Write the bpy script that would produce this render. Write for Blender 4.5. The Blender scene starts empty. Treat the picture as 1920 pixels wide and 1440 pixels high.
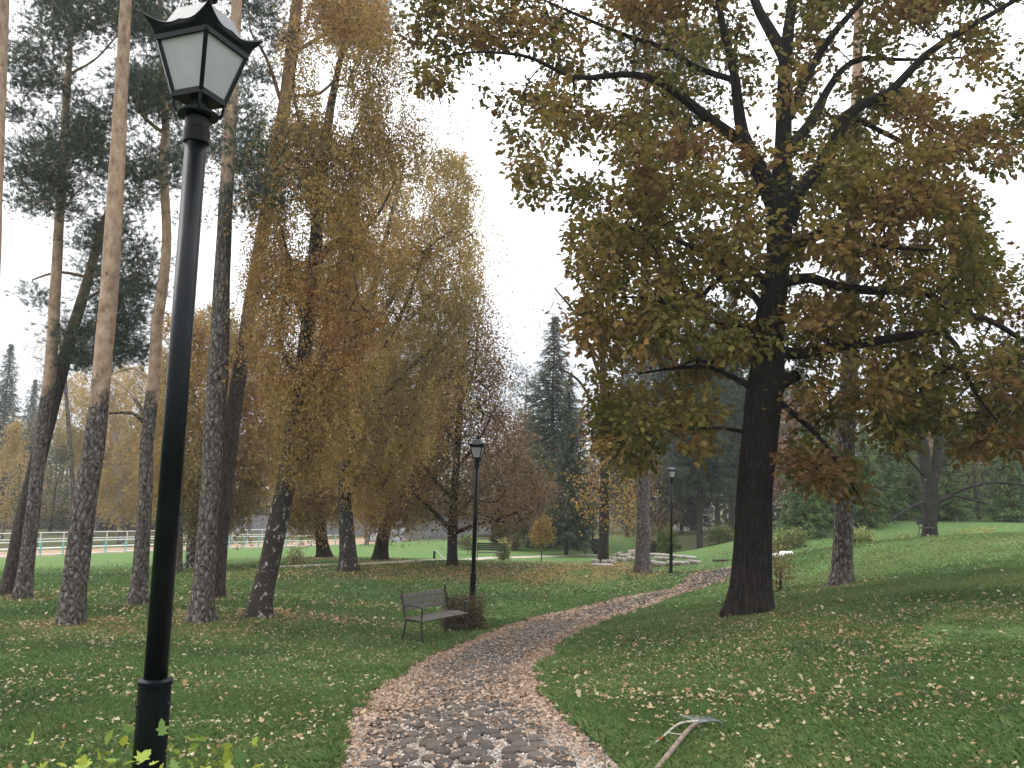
import bpy, math, random
import numpy as np
from mathutils import Vector, Matrix

# ------------------------------------------------------------------ camera, sky, light
F = 1560.0                                   # focal length in photo pixels (1920 wide)
PITCH, ROLL = math.radians(6.5), math.radians(1.7)
CAMZ = 1.7
sc = bpy.context.scene
COL = sc.collection
cd = bpy.data.cameras.new("camera")
cam = bpy.data.objects.new("camera", cd)
COL.objects.link(cam)
cd.sensor_width = 36.0
cd.lens = 36.0 * F / 1920.0
cd.clip_start, cd.clip_end = 0.05, 3000.0
MR = Matrix.Rotation(math.pi / 2 + PITCH, 4, 'X') @ Matrix.Rotation(ROLL, 4, 'Z')
cam.matrix_world = Matrix.Translation((0, 0, CAMZ)) @ MR
sc.camera = cam
RM = np.array(MR.to_3x3())

w = bpy.data.worlds.new("World")
sc.world = w
w.use_nodes = True
nt = w.node_tree
bg = nt.nodes["Background"]
SUN_EL, SUN_AZ = math.radians(42), math.radians(-105)     # soft light from the left, a little ahead
sky = nt.nodes.new("ShaderNodeTexSky")
sky.sky_type = 'NISHITA'
sky.sun_disc = False
sky.sun_elevation = SUN_EL
sky.sun_rotation = math.radians(-75)
sky.dust_density = 4.0
cloud = nt.nodes.new("ShaderNodeMixRGB")                  # a closed cloud deck over most of the blue
cloud.inputs[0].default_value = 0.86
tc = nt.nodes.new("ShaderNodeTexCoord")
sep = nt.nodes.new("ShaderNodeSeparateXYZ")
nt.links.new(tc.outputs["Generated"], sep.inputs[0])
cr = nt.nodes.new("ShaderNodeValToRGB")
cr.color_ramp.elements[0].position = 0.0
cr.color_ramp.elements[0].color = (0.22, 0.235, 0.27, 1)
cr.color_ramp.elements[1].position = 1.0
cr.color_ramp.elements[1].color = (1.2, 1.2, 1.2, 1)
e = cr.color_ramp.elements.new(0.14); e.color = (0.32, 0.33, 0.355, 1)
e = cr.color_ramp.elements.new(0.28); e.color = (0.62, 0.625, 0.63, 1)
e = cr.color_ramp.elements.new(0.55); e.color = (0.88, 0.885, 0.89, 1)
nt.links.new(sep.outputs["Z"], cr.inputs[0])
cn = nt.nodes.new("ShaderNodeTexNoise")
cn.inputs["Scale"].default_value = 2.2
cn.inputs["Detail"].default_value = 5
nt.links.new(tc.outputs["Generated"], cn.inputs["Vector"])
cm = nt.nodes.new("ShaderNodeMath"); cm.operation = 'MULTIPLY_ADD'
nt.links.new(cn.outputs[0], cm.inputs[0]); cm.inputs[1].default_value = 0.5; cm.inputs[2].default_value = 0.75
sc1 = nt.nodes.new("ShaderNodeVectorMath"); sc1.operation = 'SCALE'
nt.links.new(cr.outputs[0], sc1.inputs[0])
sm = nt.nodes.new("ShaderNodeMath"); sm.operation = 'MULTIPLY'
nt.links.new(cm.outputs[0], sm.inputs[0]); sm.inputs[1].default_value = 20.0
nt.links.new(sm.outputs[0], sc1.inputs[3])
nt.links.new(sky.outputs[0], cloud.inputs[1])
nt.links.new(sc1.outputs[0], cloud.inputs[2])
nt.links.new(cloud.outputs[0], bg.inputs["Color"])
bg.inputs["Strength"].default_value = 0.10

sl = bpy.data.lights.new("sun", 'SUN')
sl.energy = 0.9
sl.angle = math.radians(28)
sl.color = (1.0, 0.97, 0.92)
sun = bpy.data.objects.new("sun", sl)
COL.objects.link(sun)
sd = Vector((math.cos(SUN_EL) * math.sin(math.radians(-75)), math.cos(SUN_EL) * math.cos(math.radians(-75)), math.sin(SUN_EL)))
sun.rotation_euler = sd.to_track_quat('Z', 'Y').to_euler()

vs = sc.view_settings
sc.display_settings.display_device = 'sRGB'
vs.view_transform = 'Standard'; vs.look = 'None'; vs.exposure = 0.8; vs.gamma = 1.0
vs.use_curve_mapping = False
cy = sc.cycles
cy.max_bounces = 6; cy.diffuse_bounces = 3; cy.glossy_bounces = 2; cy.transmission_bounces = 4
cy.transparent_max_bounces = 4; cy.volume_bounces = 0
cy.use_adaptive_sampling = True; cy.adaptive_threshold = 0.02
cy.use_denoising = True
cy.sample_clamp_indirect = 6.0

# ------------------------------------------------------------------ helpers
def rng_(s): return np.random.default_rng(s)

def ray(px, py):
    d = np.stack([(np.asarray(px, float) - 960) / F, -(np.asarray(py, float) - 720) / F, -np.ones(np.shape(px))], -1)
    return d @ RM.T

def at(px, py, Y):
    d = ray(px, py)
    return d * (np.asarray(Y, float) / d[..., 1])[..., None] + np.array([0, 0, CAMZ])

def tag(o, label=None, cat=None, group=None, kind=None):
    if label: o["label"] = label
    if cat: o["category"] = cat
    if group: o["group"] = group
    if kind: o["kind"] = kind
    return o

def thing(name, label, cat, loc, group=None, rz=0.0):
    o = bpy.data.objects.new(name, None)
    COL.objects.link(o)
    o.location = [float(x) for x in loc]
    o.rotation_euler = (0, 0, rz)
    o.empty_display_size = 0.2
    return tag(o, label, cat, group)

def mesh(name, V, Fs, mats, parent=None, loc=None, attrs=None, smooth=False, mi=None):
    """V (n,3) in world space when loc is given (stored relative to it); Fs list of (m,k) index arrays."""
    me = bpy.data.meshes.new(name)
    V = np.asarray(V, np.float64)
    if loc is not None: V = V - np.asarray(loc, float)
    if not isinstance(Fs, list): Fs = [Fs]
    Fs = [np.asarray(f, np.int32) for f in Fs if len(f)]
    me.vertices.add(len(V))
    me.vertices.foreach_set("co", V.astype(np.float32).ravel())
    lv = np.concatenate([f.ravel() for f in Fs])
    lt = np.concatenate([np.full(len(f), f.shape[1], np.int32) for f in Fs])
    ls = np.concatenate([[0], np.cumsum(lt)[:-1]]).astype(np.int32)
    me.loops.add(len(lv)); me.loops.foreach_set("vertex_index", lv)
    me.polygons.add(len(lt)); me.polygons.foreach_set("loop_start", ls)
    try: me.polygons.foreach_set("loop_total", lt)
    except Exception: pass
    if smooth is not False:
        me.polygons.foreach_set("use_smooth", np.full(len(lt), bool(smooth)))
    else:
        me.polygons.foreach_set("use_smooth", np.zeros(len(lt), bool))
    if not isinstance(mats, (list, tuple)): mats = [mats]
    for m in mats: me.materials.append(m)
    if mi is not None:
        me.polygons.foreach_set("material_index", np.asarray(mi, np.int32))
    for k, a in (attrs or {}).items():
        a = np.asarray(a, np.float32)
        if a.ndim == 1:
            at_ = me.attributes.new(k, 'FLOAT', 'POINT'); at_.data.foreach_set("value", a)
        else:
            at_ = me.attributes.new(k, 'FLOAT_VECTOR', 'POINT'); at_.data.foreach_set("vector", a.ravel())
    me.update(calc_edges=True)
    me.validate()
    o = bpy.data.objects.new(name, me)
    COL.objects.link(o)
    if parent is not None: o.parent = parent
    elif loc is not None: o.location = [float(x) for x in loc]
    return o

class MB:
    """collects plain solid shapes into one mesh"""
    def __init__(s): s.V = []; s.F = {}; s.n = 0
    def add(s, V, Fs):
        V = np.asarray(V, float)
        for f in Fs:
            f = np.asarray(f)
            s.F.setdefault(f.shape[1], []).append(f + s.n)
        s.V.append(V); s.n += len(V)
        return s
    def box(s, c, d, R=None, b=0.0):
        x, y, z = [v / 2 for v in d]
        c = np.asarray(c, float)
        if b <= 0:
            V = np.array([[sx * x, sy * y, sz * z] for sx in (-1, 1) for sy in (-1, 1) for sz in (-1, 1)])
            Q = [[0, 1, 3, 2], [4, 6, 7, 5], [0, 4, 5, 1], [2, 3, 7, 6], [0, 2, 6, 4], [1, 5, 7, 3]]
            if R is not None: V = V @ np.asarray(R).T
            return s.add(V + c, [np.array(Q)])
        # bevelled box: three stacked profiles
        prof = []
        for zz, ins in ((-z, b), (-z + b, 0), (z - b, 0), (z, b)):
            X, Yy = x - ins, y - ins
            cx = b if ins == 0 else b * .6
            ring = [(X - cx, -Yy), (X, -Yy + cx), (X, Yy - cx), (X - cx, Yy), (-X + cx, Yy), (-X, Yy - cx), (-X, -Yy + cx), (-X + cx, -Yy)]
            prof.append([(p, q, zz) for p, q in ring])
        V = np.array(prof).reshape(-1, 3)
        Q = []
        for i in range(3):
            for j in range(8):
                k = (j + 1) % 8
                Q.append([i * 8 + j, i * 8 + k, i * 8 + 8 + k, i * 8 + 8 + j])
        O = [[7, 6, 5, 4, 3, 2, 1, 0], [24 + j for j in range(8)]]
        if R is not None: V = V @ np.asarray(R).T
        return s.add(V + c, [np.array(Q), np.array(O)])
    def lathe(s, prof, n=20, c=(0, 0, 0), caps=True):
        a = np.arange(n) * 2 * math.pi / n
        V = np.concatenate([np.stack([r * np.cos(a), r * np.sin(a), np.full(n, z)], -1) for r, z in prof])
        Q = []
        for i in range(len(prof) - 1):
            for j in range(n):
                k = (j + 1) % n
                Q.append([i * n + j, i * n + k, i * n + n + k, i * n + n + j])
        Fs = [np.array(Q)]
        if caps:
            Fs.append(np.array([[j for j in range(n)][::-1], [(len(prof) - 1) * n + j for j in range(n)]]))
        return s.add(V + np.asarray(c, float), Fs)
    def tube(s, pts, r, n=8):
        V, Q, _, _ = tubes([(np.asarray(pts, float), np.broadcast_to(np.asarray(r, float), (len(pts),)).copy(), n)])
        m = len(pts)
        caps = np.array([[j for j in range(n)][::-1], [(m - 1) * n + j for j in range(n)]])
        return s.add(V, [Q, caps])
    def build(s, name, mat, parent=None, loc=None, smooth=False, attrs=None):
        return mesh(name, np.concatenate(s.V), [np.concatenate(v) for v in s.F.values()], mat, parent, loc, attrs, smooth)

def tubes(L):
    """L: (pts, radii, sides[, lump]) -> verts, quads, bark coords, height along"""
    VV, QQ, BB, HH = [], [], [], []
    n0 = 0
    for it in L:
        P, r, k = it[0], it[1], it[2]
        lump = it[3] if len(it) > 3 else None
        m = len(P)
        T = np.gradient(P, axis=0)
        T /= np.linalg.norm(T, axis=1)[:, None] + 1e-9
        mt = T.mean(0)
        ref = np.array([1.0, 0.05, 0]) if abs(mt[2]) > .6 else np.array([0.03, 0.05, 1.0])
        U = np.cross(T, ref); U /= np.linalg.norm(U, axis=1)[:, None] + 1e-9
        W = np.cross(T, U)
        a = np.arange(k) * 2 * math.pi / k
        ca, sa = np.cos(a), np.sin(a)
        s = np.concatenate([[0], np.cumsum(np.linalg.norm(np.diff(P, axis=0), axis=1))])
        R = np.repeat(r[:, None], k, 1)
        if lump is not None: R = R * lump(a[None, :], s[:, None])
        V = P[:, None] + R[..., None] * (ca[None, :, None] * U[:, None] + sa[None, :, None] * W[:, None])
        rm = max(float(r.mean()), .01)
        B = np.empty((m, k, 3)); B[..., 0] = ca * rm; B[..., 1] = sa * rm; B[..., 2] = s[:, None]
        i = (np.arange(m - 1)[:, None] * k + np.arange(k)[None]).ravel()
        j = (np.arange(m - 1)[:, None] * k + (np.arange(k)[None] + 1) % k).ravel()
        QQ.append(np.stack([i, j, j + k, i + k], -1) + n0)
        VV.append(V.reshape(-1, 3)); BB.append(B.reshape(-1, 3)); HH.append(np.repeat(s, k))
        n0 += m * k
    return np.concatenate(VV), np.concatenate(QQ), np.concatenate(BB), np.concatenate(HH)

def smooth_line(P, step):
    """Catmull-Rom through P (n,d) resampled at about step (first 3 columns metric)"""
    P = np.asarray(P, float)
    if len(P) == 2:
        n = max(2, int(np.linalg.norm(P[1, :3] - P[0, :3]) / step) + 1)
        t = np.linspace(0, 1, n)[:, None]
        return P[0] * (1 - t) + P[1] * t
    Q = np.vstack([2 * P[0] - P[1], P, 2 * P[-1] - P[-2]])
    out = []
    for i in range(1, len(Q) - 2):
        a, b, c, d = Q[i - 1], Q[i], Q[i + 1], Q[i + 2]
        n = max(1, int(round(np.linalg.norm(c[:3] - b[:3]) / step)))
        t = (np.arange(n) / n)[:, None]
        out.append(.5 * (2 * b + (c - a) * t + (2 * a - 5 * b + 4 * c - d) * t * t + (3 * b - a - 3 * c + d) * t ** 3))
    out.append(P[-1:])
    return np.concatenate(out)

def vnoise(x, y, seed=0):
    """cheap smooth 2-D value noise in 0..1"""
    x = np.asarray(x, float); y = np.asarray(y, float)
    xi = np.floor(x).astype(np.int64); yi = np.floor(y).astype(np.int64)
    fx, fy = x - xi, y - yi
    fx = fx * fx * (3 - 2 * fx); fy = fy * fy * (3 - 2 * fy)
    def h(a, b):
        n = (a * 374761393 + b * 668265263 + seed * 974634777) & 0xffffffff
        n = ((n ^ (n >> 13)) * 1274126177) & 0xffffffff
        return ((n ^ (n >> 16)) & 0xffff) / 65535.0
    return (h(xi, yi) * (1 - fx) + h(xi + 1, yi) * fx) * (1 - fy) + (h(xi, yi + 1) * (1 - fx) + h(xi + 1, yi + 1) * fx) * fy

def inpoly(x, y, P):
    P = np.asarray(P, float); n = len(P)
    c = np.zeros(len(x), bool)
    j = n - 1
    for i in range(n):
        c ^= ((P[i, 1] > y) != (P[j, 1] > y)) & (x < (P[j, 0] - P[i, 0]) * (y - P[i, 1]) / (P[j, 1] - P[i, 1] + 1e-12) + P[i, 0])
        j = i
    return c

# ------------------------------------------------------------------ materials
def nodes(m):
    m.use_nodes = True
    return m.node_tree, m.node_tree.nodes["Principled BSDF"]

def ramp(t, stops, src, interp='LINEAR'):
    r = t.nodes.new("ShaderNodeValToRGB")
    r.color_ramp.interpolation = interp
    els = r.color_ramp.elements
    while len(els) > 1: els.remove(els[-1])
    for i, (p, c) in enumerate(stops):
        e = els[0] if i == 0 else els.new(p)
        e.position = p
        e.color = (*c, 1) if len(c) == 3 else c
    t.links.new(src, r.inputs[0])
    return r.outputs[0]

def attr(t, name, out="Fac"):
    a = t.nodes.new("ShaderNodeAttribute"); a.attribute_name = name
    return a.outputs[out]

def noise(t, scale, detail=4, vec=None, rough=.55):
    n = t.nodes.new("ShaderNodeTexNoise")
    n.inputs["Scale"].default_value = scale; n.inputs["Detail"].default_value = detail
    n.inputs["Roughness"].default_value = rough
    if vec is not None: t.links.new(vec, n.inputs["Vector"])
    return n.outputs["Fac"]

def mapv(t, vec, s):
    m = t.nodes.new("ShaderNodeMapping"); m.inputs["Scale"].default_value = s
    t.links.new(vec, m.inputs["Vector"])
    return m.outputs[0]

def mixc(t, f, a, b, mode='MIX'):
    m = t.nodes.new("ShaderNodeMixRGB"); m.blend_type = mode
    for i, v in enumerate((f, a, b)):
        if hasattr(v, "is_output"): t.links.new(v, m.inputs[i])
        elif isinstance(v, (int, float)): m.inputs[i].default_value = v
        else: m.inputs[i].default_value = (*v, 1)
    return m.outputs[0]

def mth(t, op, a, b=0.0, clamp=False):
    m = t.nodes.new("ShaderNodeMath"); m.operation = op; m.use_clamp = clamp
    for i, v in enumerate((a, b)):
        if hasattr(v, "is_output"): t.links.new(v, m.inputs[i])
        else: m.inputs[i].default_value = v
    return m.outputs[0]

def bump(t, b, h, strength=.5, dist=.02):
    n = t.nodes.new("ShaderNodeBump")
    n.inputs["Strength"].default_value = strength; n.inputs["Distance"].default_value = dist
    t.links.new(h, n.inputs["Height"]); t.links.new(n.outputs[0], b.inputs["Normal"])

def objcoord(t):
    return t.nodes.new("ShaderNodeTexCoord").outputs["Object"]

def plain(name, col, rough=.6, metal=0.0, var=.25, scale=8, bumps=0.0, col2=None):
    m = bpy.data.materials.new(name)
    t, b = nodes(m)
    oc = objcoord(t)
    n = noise(t, scale, 5, oc)
    c2 = col2 or tuple(max(0, c * (1 - var)) for c in col)
    c1 = tuple(min(1, c * (1 + var)) for c in col)
    t.links.new(ramp(t, [(.35, c2), (.65, c1)], n), b.inputs["Base Color"])
    b.inputs["Roughness"].default_value = rough; b.inputs["Metallic"].default_value = metal
    if bumps: bump(t, b, noise(t, scale * 4, 6, oc), bumps, .01)
    return m

def leafmat(name, stops, trans=.35, rough=.55, spec=.12):
    """colour by the per-leaf attribute 't'; light passes through as well"""
    m = bpy.data.materials.new(name)
    m.use_nodes = True
    t = m.node_tree
    b = t.nodes["Principled BSDF"]
    c = ramp(t, stops, attr(t, "t"))
    t.links.new(c, b.inputs["Base Color"])
    b.inputs["Roughness"].default_value = rough
    b.inputs["Specular IOR Level"].default_value = spec
    tr = t.nodes.new("ShaderNodeBsdfTranslucent")
    t.links.new(c, tr.inputs["Color"])
    mx = t.nodes.new("ShaderNodeMixShader"); mx.inputs[0].default_value = trans
    t.links.new(b.outputs[0], mx.inputs[1]); t.links.new(tr.outputs[0], mx.inputs[2])
    t.links.new(mx.outputs[0], t.nodes["Material Output"].inputs["Surface"])
    return m

def barkmat(name, dark, light, sx, sz, up=None, cw=.12, bs=.8, lichen=None, bdist=.03):
    """plated bark in trunk coordinates; 'up' = (dark, light) thin upper bark driven by attribute 'up'"""
    m = bpy.data.materials.new(name)
    t, b = nodes(m)
    bk = attr(t, "bk", "Vector")
    v0 = mapv(t, bk, (sx, sx, sz))
    wn = t.nodes.new("ShaderNodeTexNoise"); wn.inputs["Scale"].default_value = 1.3; wn.inputs["Detail"].default_value = 3
    t.links.new(v0, wn.inputs["Vector"])
    add = t.nodes.new("ShaderNodeVectorMath"); add.operation = 'MULTIPLY_ADD'
    t.links.new(wn.outputs["Color"], add.inputs[0]); add.inputs[1].default_value = (.9, .9, .9); t.links.new(v0, add.inputs[2])
    vo = t.nodes.new("ShaderNodeTexVoronoi"); vo.feature = 'DISTANCE_TO_EDGE'
    vo.inputs["Scale"].default_value = 1.0
    t.links.new(add.outputs[0], vo.inputs["Vector"])
    crack = ramp(t, [(0.0, (0, 0, 0)), (cw, (.45, .45, .45)), (.42, (1, 1, 1))], vo.outputs["Distance"])
    fine = noise(t, 34, 6, mapv(t, bk, (1, 1, .30)), .7)
    cw2 = ramp(t, [(.36, (0, 0, 0)), (.52, (1, 1, 1))], noise(t, 1.6, 4, mapv(t, bk, (sx * .8, sx * .8, sz * .55)), .6))
    crack = mixc(t, .32, crack, cw2)
    big = noise(t, 2.5, 3, bk)
    base = ramp(t, [(.3, tuple(c * .45 for c in light)), (.5, light), (.68, tuple(min(1, c * 1.9) for c in light))], fine)
    base = mixc(t, mth(t, 'MULTIPLY', big, .5), base, tuple(c * .6 for c in light))
    if lichen is not None:
        lm = ramp(t, [(.55, (0, 0, 0)), (.68, (1, 1, 1))], noise(t, 3.0, 4, bk))
        base = mixc(t, mth(t, 'MULTIPLY', lm, .5), base, lichen)
    col = mixc(t, crack, dark, base)
    h = mth(t, 'ADD', mth(t, 'MULTIPLY', crack, 1.0), mth(t, 'MULTIPLY', fine, .35))
    if up is not None:
        u = attr(t, "up")
        um = mth(t, 'ADD', u, mth(t, 'MULTIPLY', mth(t, 'SUBTRACT', big, .5), 1.2))
        um = ramp(t, [(.36, (0, 0, 0)), (.64, (1, 1, 1))], um)
        flake = noise(t, 9, 5, mapv(t, bk, (1, 1, .5)), .6)
        uc = ramp(t, [(.30, up[0]), (.42, tuple(.5 * (p + q) for p, q in zip(*up))), (.6, up[1]), (.75, tuple(min(1, c * 1.25) for c in up[1]))], flake)
        kn = ramp(t, [(.05, (1, 1, 1)), (.14, (0, 0, 0))], _spots(t, bk))
        uc = mixc(t, mth(t, 'MULTIPLY', kn, .75), uc, tuple(c * .35 for c in up[0]))
        col = mixc(t, um, col, uc)
        h = mixc(t, um, h, mth(t, 'MULTIPLY', flake, .25))
    t.links.new(col, b.inputs["Base Color"])
    b.inputs["Roughness"].default_value = .9
    b.inputs["Specular IOR Level"].default_value = .15
    bump(t, b, h, bs, bdist)
    return m

def _spots(t, bk):
    v = t.nodes.new("ShaderNodeTexVoronoi"); v.feature = 'F1'
    v.inputs["Scale"].default_value = 1.0
    t.links.new(mapv(t, bk, (4.5, 4.5, 2.4)), v.inputs["Vector"])
    return v.outputs["Distance"]

def birchmat(name, white=.5):
    m = bpy.data.materials.new(name)
    t, b = nodes(m)
    bk = attr(t, "bk", "Vector")
    n1 = noise(t, 9, 6, mapv(t, bk, (1.9, 1.9, .8)), .7)
    n2 = noise(t, 40, 4, mapv(t, bk, (.4, .4, 2.2)), .6)
    u = attr(t, "up")
    k = mth(t, 'ADD', n1, mth(t, 'MULTIPLY', u, .03 + .12 * (white > 1)))
    msk = ramp(t, [(.59 - white * .05, (0, 0, 0)), (.64 - white * .05, (1, 1, 1))], k)
    dk = ramp(t, [(.3, (.018, .015, .012)), (.6, (.05, .042, .035)), (.8, (.09, .078, .065))], n2)
    wh = ramp(t, [(.3, (.22, .2, .18)), (.6, (.45, .43, .4))], n2)
    t.links.new(mixc(t, msk, dk, wh), b.inputs["Base Color"])
    b.inputs["Roughness"].default_value = .85
    b.inputs["Specular IOR Level"].default_value = .2
    bump(t, b, mth(t, 'ADD', n1, mth(t, 'MULTIPLY', n2, .4)), .9, .04)
    return m

M = {}
M['pine_bark'] = barkmat("pine_bark", (.016, .013, .011), (.235, .205, .185), 18, 6.5, up=((.16, .10, .07), (.38, .275, .20)), bs=1.0, bdist=.06, cw=.15)
M['pine_bark_dark'] = barkmat("pine_bark_dark", (.010, .008, .007), (.085, .068, .06), 19, 6, up=((.11, .068, .045), (.25, .165, .115)), bs=1.0, cw=.10)
M['oak_bark'] = barkmat("oak_bark", (.007, .006, .005), (.040, .033, .029), 38, 3.4, cw=.22, bs=1.0, lichen=(.034, .033, .026))
M['dark_bark'] = barkmat("dark_bark", (.010, .009, .008), (.050, .044, .038), 24, 6, cw=.2, bs=.8, lichen=(.06, .07, .05))
M['grey_bark'] = barkmat("grey_bark", (.02, .018, .016), (.10, .088, .075), 20, 6, cw=.2, bs=.7)
M['birch_bark'] = birchmat("birch_bark", .2)
M['birch_white'] = birchmat("birch_white", 1.6)
M['oak_leaf'] = leafmat("oak_leaf", [(0, (.05, .062, .016)), (.3, (.115, .108, .028)), (.55, (.185, .145, .040)), (.8, (.22, .135, .046)), (1, (.15, .082, .040))], .42)
M['birch_leaf'] = leafmat("birch_leaf", [(0, (.17, .135, .055)), (.35, (.32, .225, .085)), (.65, (.42, .285, .10)), (.88, (.38, .225, .085)), (1, (.27, .145, .065))], .48)
M['birch_pale'] = leafmat("birch_pale", [(0, (.22, .175, .065)), (.5, (.39, .285, .10)), (1, (.44, .30, .115))], .48)
M['yellow_leaf'] = leafmat("yellow_leaf", [(0, (.18, .14, .04)), (.5, (.36, .23, .06)), (1, (.34, .17, .05))], .38)
M['brown_leaf'] = leafmat("brown_leaf", [(0, (.13, .11, .05)), (.35, (.17, .115, .058)), (.7, (.21, .125, .065)), (1, (.26, .17, .09))], .3)
M['russet_leaf'] = leafmat("russet_leaf", [(0, (.17, .095, .06)), (.5, (.23, .125, .08)), (1, (.28, .17, .10))], .3)
M['pine_needle'] = leafmat("pine_needle", [(0, (.022, .035, .026)), (.5, (.045, .068, .046)), (1, (.085, .105, .065))], .15, .5, .2)
M['spruce_needle'] = leafmat("spruce_needle", [(0, (.014, .026, .016)), (.5, (.030, .050, .030)), (1, (.06, .085, .045))], .12, .5, .2)
M['young_spruce'] = leafmat("young_spruce", [(0, (.04, .08, .03)), (.5, (.085, .145, .05)), (1, (.14, .19, .07))], .18)
M['green_leaf'] = leafmat("green_leaf", [(0, (.05, .09, .02)), (.5, (.12, .18, .03)), (1, (.32, .34, .05))], .35)
M['lime_leaf'] = leafmat("lime_leaf", [(0, (.06, .12, .05)), (.45, (.16, .25, .06)), (.8, (.33, .38, .07)), (.93, (.34, .29, .10)), (1, (.32, .18, .10))], .35)
M['dull_lime'] = leafmat('dull_lime', [(0, (.09, .13, .05)), (.5, (.22, .25, .08)), (1, (.36, .35, .13))], .3)
M['mixed_wood'] = leafmat("mixed_wood", [(0, (.03, .05, .03)), (.4, (.07, .085, .04)), (.7, (.17, .13, .05)), (1, (.24, .17, .06))], .25)
M['litter'] = leafmat("litter", [(0, (.43, .40, .28)), (.3, (.36, .28, .17)), (.6, (.32, .215, .115)), (.85, (.22, .125, .065)), (1, (.10, .055, .03))], .2)
M['path_litter'] = leafmat("path_litter", [(0, (.39, .315, .245)), (.4, (.30, .205, .145)), (.75, (.19, .12, .08)), (1, (.10, .065, .045))], .15)
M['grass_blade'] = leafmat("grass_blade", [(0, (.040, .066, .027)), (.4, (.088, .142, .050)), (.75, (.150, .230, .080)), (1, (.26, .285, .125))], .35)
M['black_paint'] = plain("black_paint", (.006, .008, .010), .38, 0, .3, 14)
M['iron'] = plain("iron", (.010, .010, .011), .5, 0, .3, 20)

# ------------------------------------------------------------------ terrain
CP = [(0, 1, 0.0), (0, 5.0, -.02), (0, -10, .1), (-1.3, 3.2, -.28), (-3.0, 4.6, -.42), (2.2, 5.2, .04), (4, 6.0, .16), (10, 8, .7), (-10, -4, -.5), (10, -4, .5),
      (-20, 8, -1.3), (25, 20, 1.0), (16, 46, -.3), (30, 45, .4), (0, 100, -4.0), (-60, 100, -5.0), (60, 100, -1.5), (-40, 40, -3.4), (-30, 20, -2.0),
      (0, 160, -4.5), (-150, 160, -6), (150, 160, -2), (-150, 0, -5), (150, 0, 3)]
for px, py, Y in [(130, 1170, 15.6), (40, 1122, 20), (375, 1166, 16), (485, 1155, 16.5), (655, 1070, 30), (848, 1060, 33), (30, 1300, 9.0),
                  (783, 1207, 15.5), (884, 1178, 18), (1258, 1075, 34), (1205, 1070, 32.5), (920, 1050, 47), (1035, 1026, 58), (1320, 1030, 50),
                  (1405, 1150, 13.7), (1580, 1096, 19), (1700, 1016, 26), (1900, 1004, 24.5), (1480, 1046, 28), (1900, 1250, 8.5), (1600, 1200, 10.5),
                  (1742, 1008, 37), (5, 1046, 45), (436, 1028, 58), (650, 1021, 68), (930, 1330, 7.4), (900, 1250, 12.2),
                  (1300, 1100, 29), (1200, 1130, 24), (1100, 1165, 19.5), (608, 1045, 41), (356, 1066, 34), (1133, 1056, 39.5), (1400, 1056, 33)]:
    CP.append(tuple(at(px, py, Y)[[0, 1, 2]]))
CP = np.array([(a, b, c) for a, b, c in CP], float)

def _U(r2): return np.where(r2 > 1e-12, r2 * np.log(np.maximum(r2, 1e-12)) * .5, 0.0)
_n = len(CP)
_XY = CP[:, :2] / 30.0
_A = np.zeros((_n + 3, _n + 3))
_A[:_n, :_n] = _U(((_XY[:, None] - _XY[None]) ** 2).sum(-1)) + np.eye(_n) * 2e-4
_A[:_n, _n] = 1; _A[:_n, _n + 1:] = _XY
_A[_n, :_n] = 1; _A[_n + 1:, :_n] = _XY.T
_W = np.linalg.solve(_A, np.concatenate([CP[:, 2], [0, 0, 0]]))

def gz(x, y):
    x = np.asarray(x, float); y = np.asarray(y, float)
    sh = x.shape
    x = x.ravel() / 30; y = y.ravel() / 30
    R = np.sqrt(x * x + y * y); lim = 6.0                     # flatten out far away
    s = np.where(R > lim, (lim + 2 * np.tanh((R - lim) / 4)) / np.maximum(R, 1e-6), 1.0)
    x = x * s; y = y * s
    out = np.empty(len(x))
    for i in range(0, len(x), 60000):
        a, b = x[i:i + 60000], y[i:i + 60000]
        r2 = (a[:, None] - _XY[None, :, 0]) ** 2 + (b[:, None] - _XY[None, :, 1]) ** 2
        out[i:i + 60000] = _U(r2) @ _W[:_n] + _W[_n] + _W[_n + 1] * a + _W[_n + 2] * b
    return out.reshape(sh)

def hit(px, py):
    d = ray(px, py)
    Y = np.geomspace(2.0, 160.0, 900)
    P = np.array([0, 0, CAMZ]) + d[None] * (Y / d[1])[:, None]
    g = P[:, 2] - gz(P[:, 0], P[:, 1])
    k = np.nonzero(g <= 0)[0]
    if not len(k): return P[-1]
    k = k[0]
    if k == 0: return P[0]
    f = g[k - 1] / (g[k - 1] - g[k])
    return P[k - 1] * (1 - f) + P[k] * f

def ground_at(px, Y, sink=0.0):
    """the ground point that shows in column px at distance Y"""
    py = 1000.0
    for _ in range(4):
        p = at(px, py, Y)
        z = float(gz(p[0], p[1]))
        q = (np.array([p[0], p[1], z]) - [0, 0, CAMZ]) @ RM
        py = 720 - q[1] / -q[2] * F
    return np.array([p[0], p[1], z - sink])

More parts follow.
